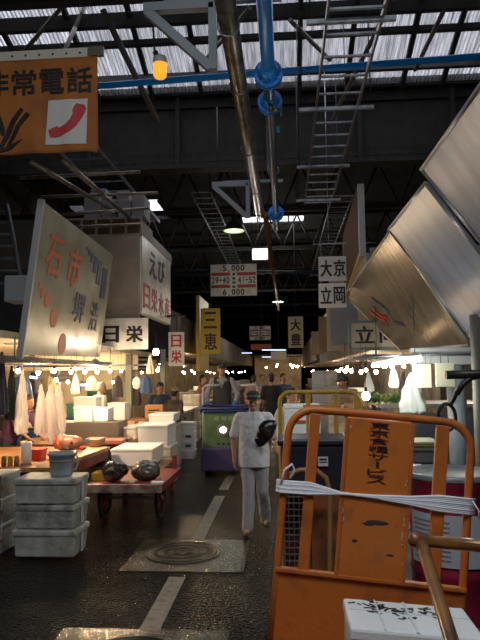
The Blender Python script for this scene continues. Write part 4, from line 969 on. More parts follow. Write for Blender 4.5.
# fish, cans, paper roll, red box on the front table
tz = .803
t = thing('tuna_head', 'cut tuna head with red flesh lying on the cutting table', 'fish', (P(74, 445, 8.5).x, 8.4, tz))
b = MB(); b.cap((-.13, 0, .11), .11, (.12, .0, .06), .05, 18); b.ell((-.02, 0, .10), (.20, .10, .10), 20)
o = b.blob('head', mat('tuna_skin', (.42, .18, .12), .3, dirt=(.12, .10, .11), dscale=7, damt=.45), t, .012); noisy(o, .006, 14)
b = MB(); b.ell((-.20, -.02, .11), (.045, .09, .09), 16); b.ell((.17, -.03, .035), (.05, .06, .03), 12); b.build('red_flesh', mat('raw_red_flesh', (.50, .06, .04), .3), t)
MB().ell((.03, -.088, .11), (.022, .012, .022), 12).build('eye', BLACKP, t)
b = MB(); b.slab([(-.10, -.10, .05), (.03, -.17, .03), (-.02, -.10, .10)], .01); b.build('fin', mat('dark_fin', (.06, .05, .05), .4), t)
p = P(21, 458, 7.0); o = MB().lathe([(.001, 0), (.06, 0), (.06, .25), (.02, .25), (.02, .235), (.001, .235)], n=24).build('paper_roll', mat('tissue_white', (.78, .74, .70), .7), loc=(p.x, 7.15, tz)); tag(o, 'white upright paper towel roll at the left end of the cutting table', 'paper roll')
p = P(33, 455, 7.4); t = thing('plastic_box', 'small bright red plastic box on the cutting table', 'box', (p.x, 7.5, tz)); MB().box((0, 0, .06), (.2, .2, .12), bev=.01, taper=.08).build('body', mat('bright_red_plastic', (.55, .03, .02), .35), t); MB().box((0, 0, .125), (.22, .22, .015), bev=.005).build('rim', mat('bright_red_plastic'), t)
for k, px in enumerate((6, 11.5, 17)):
    p = P(px, 460, 7.0); o = MB().lathe([(.001, 0), (.028, 0), (.028, .1), (.022, .115), (.001, .115)], n=16).build('can', mat(('green_can', 'yellow_can', 'tan_can')[k], ((.15, .2, .05), (.55, .35, .05), (.4, .22, .1))[k], .3, .3), loc=(p.x, 6.95+.02*k, tz)); tag(o, ('green can, leftmost of three on the cutting table', 'yellow can, middle of three on the cutting table', 'tan can beside the paper roll')[k], 'can', 'cans on the cutting table')
LF = [(96, 449, 8.9, .16, .1), (108, 441, 9.9, .5, .07), (95, 438, 10.0, .3, .08), (118, 437, 10.2, .4, .06), (60, 437, 9.9, .3, .12), (128, 413, 11.5, .3, .05)]
for k, (px, py, Y, w, h) in enumerate(LF):
    x = P(px, py, Y).x; z = .803 if Y < 9.3 else (.723 if Y < 10.9 else P(100, 424, 11.5).z)
    o = MB().box((0, 0, h/2), (w, .3, h), bev=.01).build(('cutting_board', 'fish_slab', 'tray', 'fish_slab', 'tray', 'tray')[k], (WOOD, mat('pink_fish', (.50, .18, .12), .4), mat('steel_tray', (.4, .4, .4), .3, .6), mat('dark_fish', (.12, .08, .08), .3), FOAMC, mat('orange_fish_tray', (.6, .25, .1), .5))[k], loc=(x, min(Y+.05, 11.6), z))
    tag(o, ('small wooden cutting board near the tuna head', 'slab of pink fish on the second table near the foam boxes', 'steel tray on the second table', 'dark fish slab at the right end of the second table', 'pale tray at the left of the second table', 'tray of orange fish on the pale counter')[k], ('cutting board', 'fish', 'tray', 'fish', 'tray', 'tray')[k])
# rail, hanging plastic bags
ZR = 2.02
t = thing('hanging_rail', 'steel rail along the front of the left stall that bags and lamps hang from', 'rail', (-2.95, 6.5, ZR-.03)); b = MB(); b.cyl((0, 0, 0), (-.1, 4.85, 0), .014); b.cyl((-1.6, .6, 0), (-1.6, 5.5, 0), .014); [b.cyl((-1.7, q, 0), (.05 if q < 4 else .8, q, 0), .012) for q in (.4, .5, .8, .9, 1.0, 2.1, 4.0, 4.8)]
for x, y in ((0, .1), (-.1, 4.2), (-1.6, 1), (-1.6, 5)): b.cyl((x, y, 0), (x, y, .27), .008, n=6)
b.build('rails', GALV, t)
PLS = mat('clear_polythene', (.88, .82, .80), .16, trans=.22, spec=1.0, bump=.8, bscale=16)
_nt = PLS.node_tree; _tl = _nt.nodes.new('ShaderNodeBsdfTranslucent'); _tl.inputs[0].default_value = (.95, .90, .86, 1); _mx = _nt.nodes.new('ShaderNodeMixShader'); _mx.inputs[0].default_value = .5
_old = _nt.nodes['Material Output'].inputs[0].links[0].from_socket; _nt.links.new(_old, _mx.inputs[1]); _nt.links.new(_tl.outputs[0], _mx.inputs[2]); _nt.links.new(_mx.outputs[0], _nt.nodes['Material Output'].inputs[0])
def hang_bag(lab, px, Y, ptop, pbot, wpx, m, seed, cat='bag', name='hanging_bag', group='bags hanging from the left stall rail', flat=.45):
    a = P(px, ptop, Y); zb = P(px, pbot, Y).z; h = a.z-zb; w = wpx*Y/620/2
    b = MB(); rnd = random.Random(seed); ph = [rnd.uniform(0, 6) for _ in range(4)]
    def fn(t, z): return 1+.16*math.sin(3*t+ph[0])+.10*math.sin(7*t+ph[1]+z*8)+.05*math.sin(13*t+ph[2])
    prof = [(.012, 0), (w*.25, -h*.08), (w*.5, -h*.25), (w*.75, -h*.5), (w*1.0, -h*.8), (w*.95, -h*.96), (w*.6, -h)]
    prof = [(r, z) for r, z in prof]; full = []
    for (r0, z0), (r1, z1) in zip(prof, prof[1:]):
        for k in range(4): full.append((r0+(r1-r0)*k/4, z0+(z1-z0)*k/4))
    full.append(prof[-1]); b.lathe(full, n=48, fn=fn); o = b.build(name, m); noisy(o, w*.12, 12, seed)
    if m is PLS: noisy(o, w*.16, 30, seed); noisy(o, w*.07, 70, seed)
    for v in o.data.vertices: v.co.y *= flat
    o.location = a; tag(o, lab, cat, group)
    h2 = MB().cyl((0, 0, 0), (0, 0, max(.02, ZR-.03-a.z)), .004, n=5).build('hook', GALV, o)
    return o
DKB = mat('dark_grey_plastic_sheet', (.05, .06, .05), .25); MVB = mat('mauve_grey_plastic', (.10, .09, .12), .25, trans=.1)
hang_bag('dark mauve plastic bag hanging at the very left edge', 2, 6.9, 352, 415, 13, MVB, 1)
hang_bag('dark grey-green bag hanging second from the left edge', 12, 7.0, 366, 420, 13, DKB, 2)
hang_bag('long clear plastic bag, third hanging from the left', 22, 7.0, 370, 434, 14, PLS, 3)
hang_bag('pale clear bag hanging left of the big bunch', 41, 7.3, 385, 435, 13, PLS, 4)
hang_bag('big bunch of clear bags hanging in the middle, left part', 51, 7.4, 384, 438, 18, PLS, 5)
hang_bag('big bunch of clear bags hanging in the middle, right part', 59, 7.5, 382, 434, 16, PLS, 6)
hang_bag('small white paper cone bag hanging right of the bunch', 76, 8.6, 374, 394, 10, mat('warm_white_bag', (.72, .62, .46), .6), 7)
hang_bag('white cloth hanging beside the cloth sign over the stall', 150, 10.5, 355, 374, 8, mat('warm_white_bag'), 8)
tag(MB().lathe([(.001, -.12), (.07, -.09), (.09, 0), (.07, .08), (.012, .12)], n=18).cyl((0, 0, .11), (0, 0, .52), .004, n=5).build('net_bag', mat('pale_net', (.6, .55, .55), .6), loc=P(137, 383, 11.3)), 'round pale net ball hanging in the stall behind the pile', 'bag')
# right stall bags
YW = mat('yellowish_bag', (.66, .68, .52), .6);  # one even yellowish white for the small bag
hang_bag('large white plastic bag hanging under the fluorescent tube', 411, 7.45, 372, 414, 24, mat('white_bag_plastic', (.74, .76, .74), .35, trans=.1), 11, group='bags hanging from the right stall rail')
hang_bag('small yellow and white bag hanging left of the large white bag', 393, 7.2, 366, 388, 9, YW, 12, group='bags hanging from the right stall rail')
hang_bag('grey white bag hanging near the greens', 368, 8.6, 372, 392, 9, mat('grey_bag', (.40, .42, .40), .5), 13, group='bags hanging from the right stall rail')
hang_bag('dark bag hanging between the white bag and the column', 403, 7.8, 372, 394, 9, mat('dark_brown_bag', (.05, .04, .035), .5), 14, group='bags hanging from the right stall rail')
for k, (x0, x1, y0, y1, Y) in enumerate(((413, 431, 364, 388, 7.2), (436, 454, 363, 387, 7.0))):
    a = P(x0, y1, Y); b_ = P(x1, y0, Y); w = b_.x-a.x; h = b_.z-a.z
    t = board('price_board', ('pale blank card hanging in the right stall, left of two', 'pale blank card hanging in the right stall, right of two')[k], 'card', a, (1, 0, 0), UP, w, h, .012, mat('cream_card', (.66, .62, .46), .6))  # cards have one even yellow-cream colour
    b = MB(); b.cyl((w*.3, h, -.0), (w*.3, 2.0-a.z, 0), .004, n=5); b.cyl((w*.7, h, 0), (w*.7, 2.0-a.z, 0), .004, n=5); b.build('clip_wire', DARK, t)
# fluorescent tube
a = P(373, 366, 7.3); c_ = P(421, 359, 6.6)
t = thing('fluorescent_lamp', 'bright fluorescent tube lamp hanging over the right stall', 'lamp', a); d = c_-a
MB().cyl((0, 0, 0), d, .019, n=14).build('tube', mat('lit_stall_tube', (.93, 1, .93), emit=16), t); point('fluorescent_lamp_light', d*.5+Vector((.0, -.12, -.06)), 20, (.95, 1, .88), .05, t); MB().cyl(Vector((0, .03, .045)), d+Vector((0, .03, .045)), .03, n=6).build('housing', WHITE, t)
b = MB(); b.cyl(d*.1+Vector((0, .03, .05)), d*.1+Vector((0, .03, 2.58-a.z)), .005, n=5); b.cyl(d*.9+Vector((0, .03, .05)), d*.9+Vector((0, .03, 2.58-a.z)), .005, n=5); b.build('hanging_wire', DARK, t)
# ================================================================== BULBS
def bulb_proto(lab, m, r=.026, cord=.40, cat='bulb'):
    t = thing('pendant_bulb', lab, cat, (0, 0, 0))
    MB().ell((0, 0, 0), (r, r, r*1.15), 10).build('bulb', m, t)
    MB().lathe([(.001, r*2.3), (.018, r*2.3), (.02, r*1.05)], n=10).build('socket', BLACKP, t)
    MB().cyl((0, 0, r*2.2), (0, 0, cord), .004, n=5).build('cord', DARK, t)
    return t
pr = bulb_proto('x', BULB); first = [True]
def place_bulb(lab, px, py, Y, group, proto=None, s=1.0):
    global pr
    src = proto or pr
    if first[0]: first[0] = False; o = src
    else: o = copy_tree(src)
    o.location = P(px, py, Y); o['label'] = lab; o['group'] = group; o.scale = (s, s, s); return o
FRONT = [(18, 371, 7.6), (38, 373, 8.2), (54, 371, 7.8), (56, 380, 9.0), (71, 372, 8.6), (85, 372, 9.0), (97, 372, 9.4), (68, 382, 9.8), (110, 371, 10.2), (113, 382, 10.8), (121, 371, 11.0)]
names = ['leftmost bulb beside the dark bags', 'second bulb from the left above the clear bags', 'upper bulb of the close pair over the bag bunch', 'lower bulb of the close pair over the bag bunch', 'bulb right of the bag bunch', 'bulb over the white cone bag', 'bulb right of the white cone bag', 'low bright bulb behind the bag bunch', 'bulb above the white-shirted seller', 'low bulb beside the pale net ball', 'last bulb of the row before the cloth sign']
for (px, py, Y), nn in zip(FRONT, names): place_bulb('bare glowing stall bulb, '+nn, px, py, Y, 'bulbs of the left front stall', s=1.0)
b = bulb_proto('bright white work lamp hanging under the cloth sign', BULBW, .055, .3, 'lamp'); b.location = P(156, 352, 10.6)
b = bulb_proto('bright white lamp low over the greens in the right stall', BULBW, .05, .5, 'lamp'); b.location = P(366, 396, 8.2)
for k, (px, py, Y) in enumerate(((345, 371, 9.6), (351, 371, 9.8), (361, 372, 9.4), (366, 370, 10.6), (376, 372, 9.0))):
    place_bulb('bare glowing bulb in the right stall, '+('leftmost of the row', 'close right of the leftmost', 'middle of the row', 'fourth along the row', 'rightmost of the row near the tube lamp')[k], px, py, Y, 'bulbs of the right stall', s=1.1)
rb = random.Random(11)
for k in range(34):   # the far stalls
    side = -1 if k % 2 else 1; Y = 15+k*1.15
    x = rb.uniform(-5.0, -3.2) if side < 0 else rb.uniform(2.0, 3.8)
    z = rb.uniform(1.86, 2.02)
    o = copy_tree(pr); o.location = (x, Y, z); o.scale = (1.7,)*3; o['label'] = 'small warm bulb glowing in the far stalls, '+('left' if side < 0 else 'right')+' of the lane'; o['group'] = 'far bulbs '+('left' if side < 0 else 'right')+' of the lane'
for k in range(8):
    o = copy_tree(pr); o.location = (rb.uniform(-2.2, 1.2), 55+rb.uniform(0, 5), rb.uniform(2.3, 2.7)); o.scale = (3,)*3; o['label'] = 'warm bulb glowing at the far end of the lane'; o['group'] = 'bulbs at the far end'
# stall work lights: clear lamps with reflector over the counters
def reflector(lab, loc, power, col=(1, .70, .40), zc=2.24):
    t = thing('reflector_lamp', lab, 'lamp', loc)
    MB().lathe([(.11, 0), (.10, .03), (.05, .09), (.02, .11), (.001, .11)], n=20).build('reflector', GALV, t)
    MB().cyl((0, 0, .11), (0, 0, zc-loc[2]), .006, n=6).build('cord', DARK, t)
    MB().ell((0, 0, .03), (.03, .03, .035), 10).build('bulb', BULB, t)
    point('reflector_lamp_light', (0, 0, -.05), power, col, .05, t)
reflector('lamp with metal reflector over the cutting table', (-3.3, 7.9, 1.98), 95)
reflector('lamp with metal reflector over the second table', (-3.1, 10.0, 1.98), 110)
reflector('lamp with metal reflector over the pale counter', (-4.2, 12.3, 1.98), 80)
reflector('lamp with metal reflector at the far left counter', (-3.3, 16.2, 2.1), 90, zc=2.5)
reflector('lamp with metal reflector further down the left stalls', (-3.6, 22, 2.1), 120, zc=2.5)
reflector('lamp with metal reflector at the right stall greens', (2.3+.4, 9.3, 2.1), 40, (1, .86, .62), zc=2.6)
reflector('lamp with metal reflector down the right stalls', (2.4, 17, 2.0), 80, (1, .8, .55), zc=2.3)
reflector('lamp with metal reflector further down the right stalls', (2.5, 26, 2.0), 130, (1, .75, .5), zc=2.3)
for k, (a, c_, Y, m, lab) in enumerate((((80, 385), (91, 385), 12.8, TUBEB, 'blue-white fluorescent tube at the back of the left stall'), ((30, 377), (37, 378), 11.8, TUBEB, 'short blue-white tube at the left behind the bags'), ((240, 353), (252, 353), 45, TUBE, 'short white tube lamp far down the lane, left'), ((262, 350), (286, 350), 38, TUBE, 'upper long white tube lamp far down the lane'), ((262, 357), (284, 357), 44, TUBE, 'lower long white tube lamp far down the lane'))):
    a = P(*a, Y); c_ = P(*c_, Y); t = thing('tube_lamp', lab, 'lamp', a, group='tube lamps')
    MB().cyl((0, 0, 0), c_-a, .03 if Y > 20 else .02, n=10).build('tube', m if Y < 20 else mat('dim_far_tube', (.6, .75, 1), emit=1.5), t); MB().cyl((0, .05, .06), c_-a+Vector((0, .05, .06)), .035, n=6).build('housing', DARK, t)
    top = 2.24 if Y < 14 else 8.52
    b = MB(); b.cyl((.05, .05, .05), (.05, .05, top-a.z), .006, n=5); b.build('hanging_wire', DARK, t)
t = hood_lamp('dark green hood lamp hanging over the lane near the camera', (-1.0, 1.4, 4.9), HOOD, mat('white_lamp_glass', (.85, 1, .85), emit=3), .28)
point('hood_lamp_light', (-1.0, 1.4, 4.8), 135, (.93, 1, .95), .2)
t = hood_lamp('added hood lamp brightening the signs far down the lane', (-.3, 33, 5.6), HOOD, mat('white_lamp_glass'), .3)  # made-up lamp, put here to brighten the far signs
point('hood_lamp_light', (-.3, 33, 5.45), 330, (1, .9, .75), .25)  # fill light of the added far lamp
# light of the hood lamp over the lane (it is a lit mercury lamp)
p = P(234, 228, 17); point('hood_lamp_light', (p.x, p.y, p.z-.15), 45, (1, .97, .9), .3)
# ================================================================== GREENS, RIGHT STALL
t = table('counter', 'grey-blue fronted counter in the right stall carrying greens', 1.35, 3.2, 9.0, 10.2, 1.36, mat('counter_top_grey', (.35, .35, .36), .5), mat('counter_blue', (.14, .18, .28), .6), legs=True)
MB().box((0, .05, .6), (1.8, .06, 1.24)).build('front_panel', mat('counter_blue'), t)
GRN = mat('green_leaf', (.10, .24, .05), .5, dirt=(.04, .12, .03), dscale=9, damt=.5); GR2 = mat('light_green_leaf', (.30, .42, .14), .5)
for k, px in enumerate((368, 374, 380, 386, 392, 397)):
    Y = 9.25; p = P(px, 405, Y); t = thing('leafy_vegetable', 'bunch of leafy greens on the right counter, '+('leftmost', 'second from left', 'third from left', 'third from right', 'second from right', 'rightmost')[k], 'vegetable', (p.x, Y, 1.362), group='greens on the right counter')
    b = MB(); rr = random.Random(k)
    for q in range(16):
        a = rr.uniform(0, 2*PI); el = rr.uniform(.3, 1.3); d = Vector((math.cos(a)*math.cos(el), math.sin(a)*math.cos(el), math.sin(el))); L_ = rr.uniform(.11, .19); s_ = d.cross(Vector((0, 0, 1))).normalized()*.035
        b.slab([Vector((0, 0, .01)), d*L_*.6+s_, d*L_, d*L_*.6-s_], .004)
    b.build('leaves', GR2 if k in (0, 3) else GRN, t); MB().cyl((0, 0, 0), (0, 0, .05), .02, .028).build('stem', mat('pale_stem', (.6, .65, .45), .5), t)
# boxes at right: grey-white stack beyond the yellow cart
for c, (px, nb, Y) in enumerate(((319, 6, 13.2), (331, 6, 13.0), (337, 4, 11.2))):
    for k in range(nb):
        rounded_foam_box('foam_box', ('bottom', 'second', 'third', 'fourth', 'fifth', 'top')[k if k < nb-1 else 5]+' box of the '+('left tall grey-white stack beyond the yellow cart', 'right tall grey-white stack beyond the yellow cart', 'lower stack beside the tall ones, near the counter')[c], (P(px, 400, Y).x, Y, k*.31), .27 if c < 2 else .3, .3, .308, (mat('cool_foam', (.42, .45, .50), .7), FOAM, FOAM)[c], group='stacked boxes right of the lane', tape=False)
for k in range(4):
    t = rounded_foam_box('foam_box', ('bottom', 'second', 'third', 'top')[k]+' white box in the pile just behind the yellow cart', (P(302, 410, 7.6).x, 7.7, k*.36), .45, .4, .358, FOAMC, group='white boxes behind the yellow cart', tape=False)
    if k == 3: MB().box((-.05, -.203, .16), (.2, .004, .035)).build('red_print', mat('red_mark'), t)
# post and clutter near left stall end
tag(MB().box((P(129, 400, 12.4).x, 12.4, 1.12), (.12, .12, 2.24)).build('stall_post', mat('pale_green_post', (.28, .30, .24), .6)), 'pale green post inside the left stall behind the piles', 'post')
tag(MB().box((P(163, 370, 14.2).x, 14.2, 1.2), (.1, .1, 2.4)).build('stall_post', mat('pale_green_post')), 'slim post at the end of the left stall by the two seated workers', 'post')
for k, (px, py, Y, w, h, m, lab) in enumerate(((113, 363, 13.6, .45, .28, mat('blue_poster', (.06, .10, .28), .5), 'blue notice on the back wall of the left stall'), (62, 375, 14.3, .5, .3, mat('grey_notice', (.3, .3, .34), .5), 'grey notice low on the left stall back wall'), (100, 362, 14.3, .9, .3, mat('dark_notice', (.10, .07, .05), .5), 'dark brown panel on the left stall back wall'), (140, 366, 13.9, .5, .25, mat('dark_notice'), 'dark name plate in the left stall near the net ball'))):
    p = P(px, py, Y); t = board('notice', lab, 'notice', (p.x-w/2, Y, p.z-h/2), FX, UP, w, h, .02, m); b = MB()
    for q in range(2): b.box((w*.5, h*(.3+.35*q), .003), (w*.8, h*.1, .004))
    MB().cyl((w*.5, h, -.01), (w*.5, 2.26-(p.z-h/2), -.01), .006, n=5).build('hanging_cord', DARK, t); b.build('faint_marks', mat('faint_marks', (.5, .45, .35), .6), t)
# stall clutter: dark shelves with goods against left back (deep in the stall)
for k in range(3):
    t = thing('shelf_unit', 'goods shelf against the left stall wall, '+('nearest', 'middle', 'furthest')[k], 'shelf', (-7.6, 8+k*2.1, 0))
    b = MB(); 
    for z in (.4, .9, 1.4, 1.9): b.box((0, 0, z), (.5, 1.6, .03))
    for y in (-.78, .78): b.box((0, y, 1), (.5, .04, 2))
    b.build('frame', WOOD, t)
# clutter inside the left stall
rq = random.Random(21)
cm = [mat('blue_crate', (.05, .12, .30), .5), mat('dark_crate'), mat('green_crate', (.06, .20, .12), .5), mat('red_crate', (.35, .04, .03), .5), mat('yellow_plastic'), FOAM]
for k in range(9):
    x = -7.4+k*.46; nst = rq.choice((2, 3, 4, 4, 5))
    for q in range(nst):
        m = rq.choice(cm); h = .30; cname = ('blue', 'dark', 'green', 'red', 'yellow', 'pale')[cm.index(m)]
        t = thing('fish_crate', cname+' stacked crate at the back of the left stall', 'crate', (x, 13.8, q*(h+.002)), group=cname+' crates at the back of the left stall')
        b = MB(); b.box((0, 0, h/2), (.42, .5, h), bev=.01, taper=.06); b.build('shell', m, t); MB().box((0, 0, h-.03), (.44, .52, .04), bev=.005).build('rim', m, t)
for k, (px, Y, w, h, m, lab) in enumerate(((20, 11.6, .45, .5, cm[0], 'blue bundle'), (34, 12.5, .3, .35, mat('dark_cloth', (.05, .04, .05), .8), 'dark jacket'), (48, 12.6, .35, .5, mat('olive_cloth', (.16, .15, .08), .8), 'olive jacket'), (92, 12.7, .25, .3, mat('pink_cloth', (.5, .25, .22), .8), 'pink towel'), (118, 12.2, .22, .42, mat('dark_cloth'), 'dark apron'), (134, 12.7, .3, .6, mat('dark_cloth'), 'long dark coat'), (146, 12.6, .22, .35, mat('blue_cloth', (.06, .12, .3), .8), 'blue towel'))):
    p = P(px, 376, Y); b = MB(); prof = [(.02, 0), (w*.25, -.03), (w*.42, -h*.3), (w*.5, -h*.9), (w*.46, -h)]
    b.lathe(prof, n=24, fn=lambda a, z: 1+.14*math.sin(5*a+k)+.08*math.sin(9*a)); o = b.build('hanging_garment', m); noisy(o, .015, 9, k)
    for v in o.data.vertices: v.co.y *= .45
    o.location = p; tag(o, lab+' hanging in the left stall', 'garment'); MB().cyl((0, 0, -.01), (0, 0, 2.24-p.z), .004, n=5).build('hook', DARK, o)
# far stalls: counters + boxes along both sides, seen as clutter
rf = random.Random(5); n_ = 0
for k in range(12):
    Y = 18+k*2.9
    for side in (-1, 1):
        x = -3.1 if side < 0 else 2.05
        if side < 0 and Y < 18.5: continue
        t = thing('counter', 'dim far stall counter, '+('left' if side < 0 else 'right')+' of the lane', 'counter', (x, Y, 0), group='far stall counters '+('left' if side < 0 else 'right'))
        MB().box((0, 0, .42), (.8, 2.0, .84)).build('cabinet', mat('far_counter', (.18, .15, .12), .7), t); MB().box((0, 0, .86), (.9, 2.1, .05)).build('counter_top', mat('far_counter_top', (.38, .34, .28), .5), t)
        for q in range(3):
            rounded_foam_box('foam_box', 'foam box on a dim far counter, '+('left' if side < 0 else 'right')+' of the lane', (x+rf.uniform(-.1, .1), Y-.7+q*.7, .89), .5, .4, rf.uniform(.2, .5), FOAM, group='foam boxes on far counters '+('left' if side < 0 else 'right'), tape=False)
# long metal shutter boxes / drop signs over right far stalls
for k, (Y, w, h, z, m) in enumerate(((14.2, .62, 1.5, 2.45, mat('blue_grey_board', (.20, .22, .27), .5)), (17, .5, 1.3, 2.4, mat('cream_sign')), (21, .5, 1.2, 2.5, mat('tan_board', (.34, .24, .16), .6)), (27, .5, 1.0, 2.6, mat('tan_board')))):
    x = 1.66-w; o = MB().box((x+w/2, Y, z+h/2), (w, .06, h), bev=.01).build('side_board', m)
    tag(o, ('blue-grey blank board jutting out past the hanging name signs', 'cream blank board jutting out further down the right side', 'tan blank board jutting out beyond the cream one', 'furthest tan blank board jutting out on the right')[k], 'board', 'boards jutting out on the right')
# ================================================================== PEOPLE
def rotp(p, piv, ax, ang): return Matrix.Rotation(ang, 3, ax) @ (Vector(p)-Vector(piv)) + Vector(piv)
def person(lab, loc, rz, H, top, bottom, J={}, lean=0.0, head_pitch=0.0, head_yaw=0.0, vox=.014, hair=HAIR, cap=None, sleeves='short', vest=None, glasses=False, fingers=True, shoes=BLACKP, apron=None, gloves=None, wide=1.0, group=None, headless=False):
    """local: x = left/right, -y = front (faces -y at rz 0), z up; base figure 1.70 m"""
    t = thing('person', lab, 'person', loc, rz, group); t.scale = (H/1.7,)*3
    D = dict(pel=(0, 0, .92), che=(0, 0, 1.24), nec=(0, .01, 1.44), hed=(0, -.02, 1.572), shL=(-.178, 0, 1.360), shR=(.178, 0, 1.360), elL=(-.235, .03, 1.11), elR=(.235, .03, 1.11), wrL=(-.245, -.06, .87), wrR=(.245, -.06, .87), hiL=(-.09, 0, .90), hiR=(.09, 0, .90), knL=(-.10, -.02, .49), knR=(.10, -.02, .49), anL=(-.10, .02, .085), anR=(.10, .02, .085), dhL=None, dhR=None)
    for k, v in J.items(): D[k] = v
    for k in D:
        if D[k] is not None: D[k] = Vector(D[k])
    if lean:
        for k in ('che', 'nec', 'hed', 'shL', 'shR', 'elL', 'elR', 'wrL', 'wrR'): 
            if k not in J or k in ('che',): D[k] = rotp(D[k], (0, 0, .95), 'X', lean)
    W_ = wide
    HR = Matrix.Rotation(head_yaw, 3, 'Z') @ Matrix.Rotation(head_pitch+lean*.6, 3, 'X'); hc = D['hed']
    def hp(x, y, z): return hc+HR @ Vector((x, y, z))
    b = MB()
    b.ell(hp(0, .01, .025), (.076, .094, .098), 20, HR); b.ell(hp(0, -.018, -.05), (.056, .066, .062), 16, HR); b.ell(hp(0, -.045, -.085), (.032, .03, .022), 12, HR)
    b.cap(hp(0, -.085, .012), .011, hp(0, -.108, -.022), .0155, 10); b.ell(hp(-.011, -.098, -.026), (.009,)*3, 8); b.ell(hp(.011, -.098, -.026), (.009,)*3, 8)
    b.ell(hp(0, -.083, -.062), (.024, .012, .008), 10, HR); b.ell(hp(0, -.082, -.074), (.02, .012, .008), 10, HR); b.ell(hp(0, -.078, .03), (.055, .014, .01), 10, HR)
    for s in (-1, 1): b.ell(hp(s*.077, .012, -.008), (.012, .021, .032), 10, HR); b.ell(hp(s*.042, -.062, -.022), (.022, .02, .022), 10)
    b.cap(hp(0, .02, -.06), .052, D['nec']+Vector((0, 0, -.02)), .058, 14)
    b.cap(D['nec'], .052, D['che'], .085, 16); b.cap(D['shL'], .04, D['shR'], .04, 14); b.cap(D['che'], .090*W_, D['pel'], .088*W_, 16)
    for s, S_ in ((-1, 'L'), (1, 'R')):
        b.cap(D['sh'+S_], .050, D['el'+S_], .040, 12); b.cap(D['el'+S_], .040, D['wr'+S_], .026, 12)
        b.cap(D['hi'+S_], .062, D['kn'+S_], .042, 14); b.cap(D['kn'+S_], .042, D['an'+S_], .030, 12)
        # hand
        w = D['wr'+S_]; hd = D['dh'+S_] if D['dh'+S_] is not None else (w-D['el'+S_]); hd = hd.normalized()
        side = Vector((0, 1, 0)); pn = hd.cross(side); 
        if pn.length < .1: side = Vector((0, 0, 1)); pn = hd.cross(side)
        pn.normalize(); side = pn.cross(hd).normalized()
        curl = pn*(-s) if abs(pn.x) > .3 else pn
        pc = w+hd*.05; q = Matrix((side, curl, hd)).transposed(); b.ell(pc, (.040, .017, .052), 12, q); b.cap(w-hd*.01, .026, w+hd*.03, .024, 10)
        for fi, (off, ln) in enumerate(((-.028, .062), (-.010, .072), (.010, .068), (.027, .053))):
            r0 = pc+hd*.035+side*(-off); r1 = r0+hd*ln*.45+curl*.010; r2 = r1+hd*ln*.35+curl*.026; b.cap(r0, .0098, r1, .009, 7); b.cap(r1, .009, r2, .008, 7)
        r0 = pc-hd*.02-side*(-.030); r1 = r0-side*(-.028)+hd*.03+curl*.01; r2 = r1+hd*.028+curl*.008; b.cap(r0, .013, r1, .011, 7); b.cap(r1, .011, r2, .009, 7)
        a = D['an'+S_]; b.cap(a, .035, a+Vector((s*.01, -.12, -.045)), .03, 10)
    b.blob('body', SKIN, t, vox, 2, .5)
    # face details
    for s in (-1, 1):
        MB().ell(hp(s*.031, -.083, .008), (.0125, .006, .007), 10, HR).build('eye', mat('eye_white', (.55, .53, .5), .3), t)
        MB().ell(hp(s*.031, -.0885, .008), (.006, .003, .006), 8, HR).build('iris', BLACKP, t)
    e = MB(); 
    for s in (-1, 1): e.ell(hp(s*.033, -.090, .032), (.02, .006, .0045), 8, HR)
    e.build('eyebrows', hair, t)
    MB().ell(hp(0, -.093, -.068), (.021, .004, .004), 8, HR).build('mouth', mat('lip', (.30, .10, .08), .5), t)
    # hair
    b = MB(); b.ell(hp(0, .022, .04), (.084, .098, .096), 20, HR); b.ell(hp(0, .06, -.015), (.072, .055, .07), 14, HR)
    o = b.blob('hair', hair, t, vox, 1)
    inv = HR.inverted()
    bm = bmesh.new(); bm.from_mesh(o.data); dl = [v for v in bm.verts if (lambda q: q.y < -.045+.0*q.z and q.z < .055)(inv @ (v.co-hc)) or (inv @ (v.co-hc)).z < -.08]
    bmesh.ops.delete(bm, geom=dl, context='VERTS'); bm.to_mesh(o.data); bm.free()
    if cap:
        c = MB(); c.ell(hp(0, .016, .058), (.092, .108, .078), 22, HR); o = c.build('cap', cap, t, smooth=True)
        bm = bmesh.new(); bm.from_mesh(o.data); dl = [v for v in bm.verts if (inv @ (v.co-hc)).z < .040]; bmesh.ops.delete(bm, geom=dl, context='VERTS'); bm.to_mesh(o.data); bm.free()
        s_ = o.modifiers.new('s', 'SOLIDIFY'); s_.thickness = .006
        c = MB(); c.ell(hp(0, -.095, .048), (.066, .062, .009), 18, HR @ Matrix.Rotation(.15, 3, 'X')); c.build('cap_brim', cap, t)
    if glasses:
        g = MB()
        for s in (-1, 1): g.ell(hp(s*.034, -.102, .075), (.030, .007, .017), 14, HR @ Matrix.Rotation(s*.15, 3, 'Z')); 
        g.cyl(hp(-.01, -.108, .078), hp(.01, -.108, .078), .004, n=6)
        for s in (-1, 1): g.cyl(hp(s*.062, -.095, .078), hp(s*.086, .0, .07), .003, n=6)
        g.build('sunglasses', mat('glossy_lens', (.25, .26, .28), .08, .7), t)
    # shirt
    b = MB(); K = .016
    che, pel = D['che'], D['pel']
    ax = (che-pel).normalized(); rotm = Matrix((Vector((1, 0, 0)), Vector((1, 0, 0)).cross(ax)*-1, ax)).transposed(); rotm = Matrix((Vector((1, 0, 0)), ax.cross(Vector((1, 0, 0))), ax)).transposed()
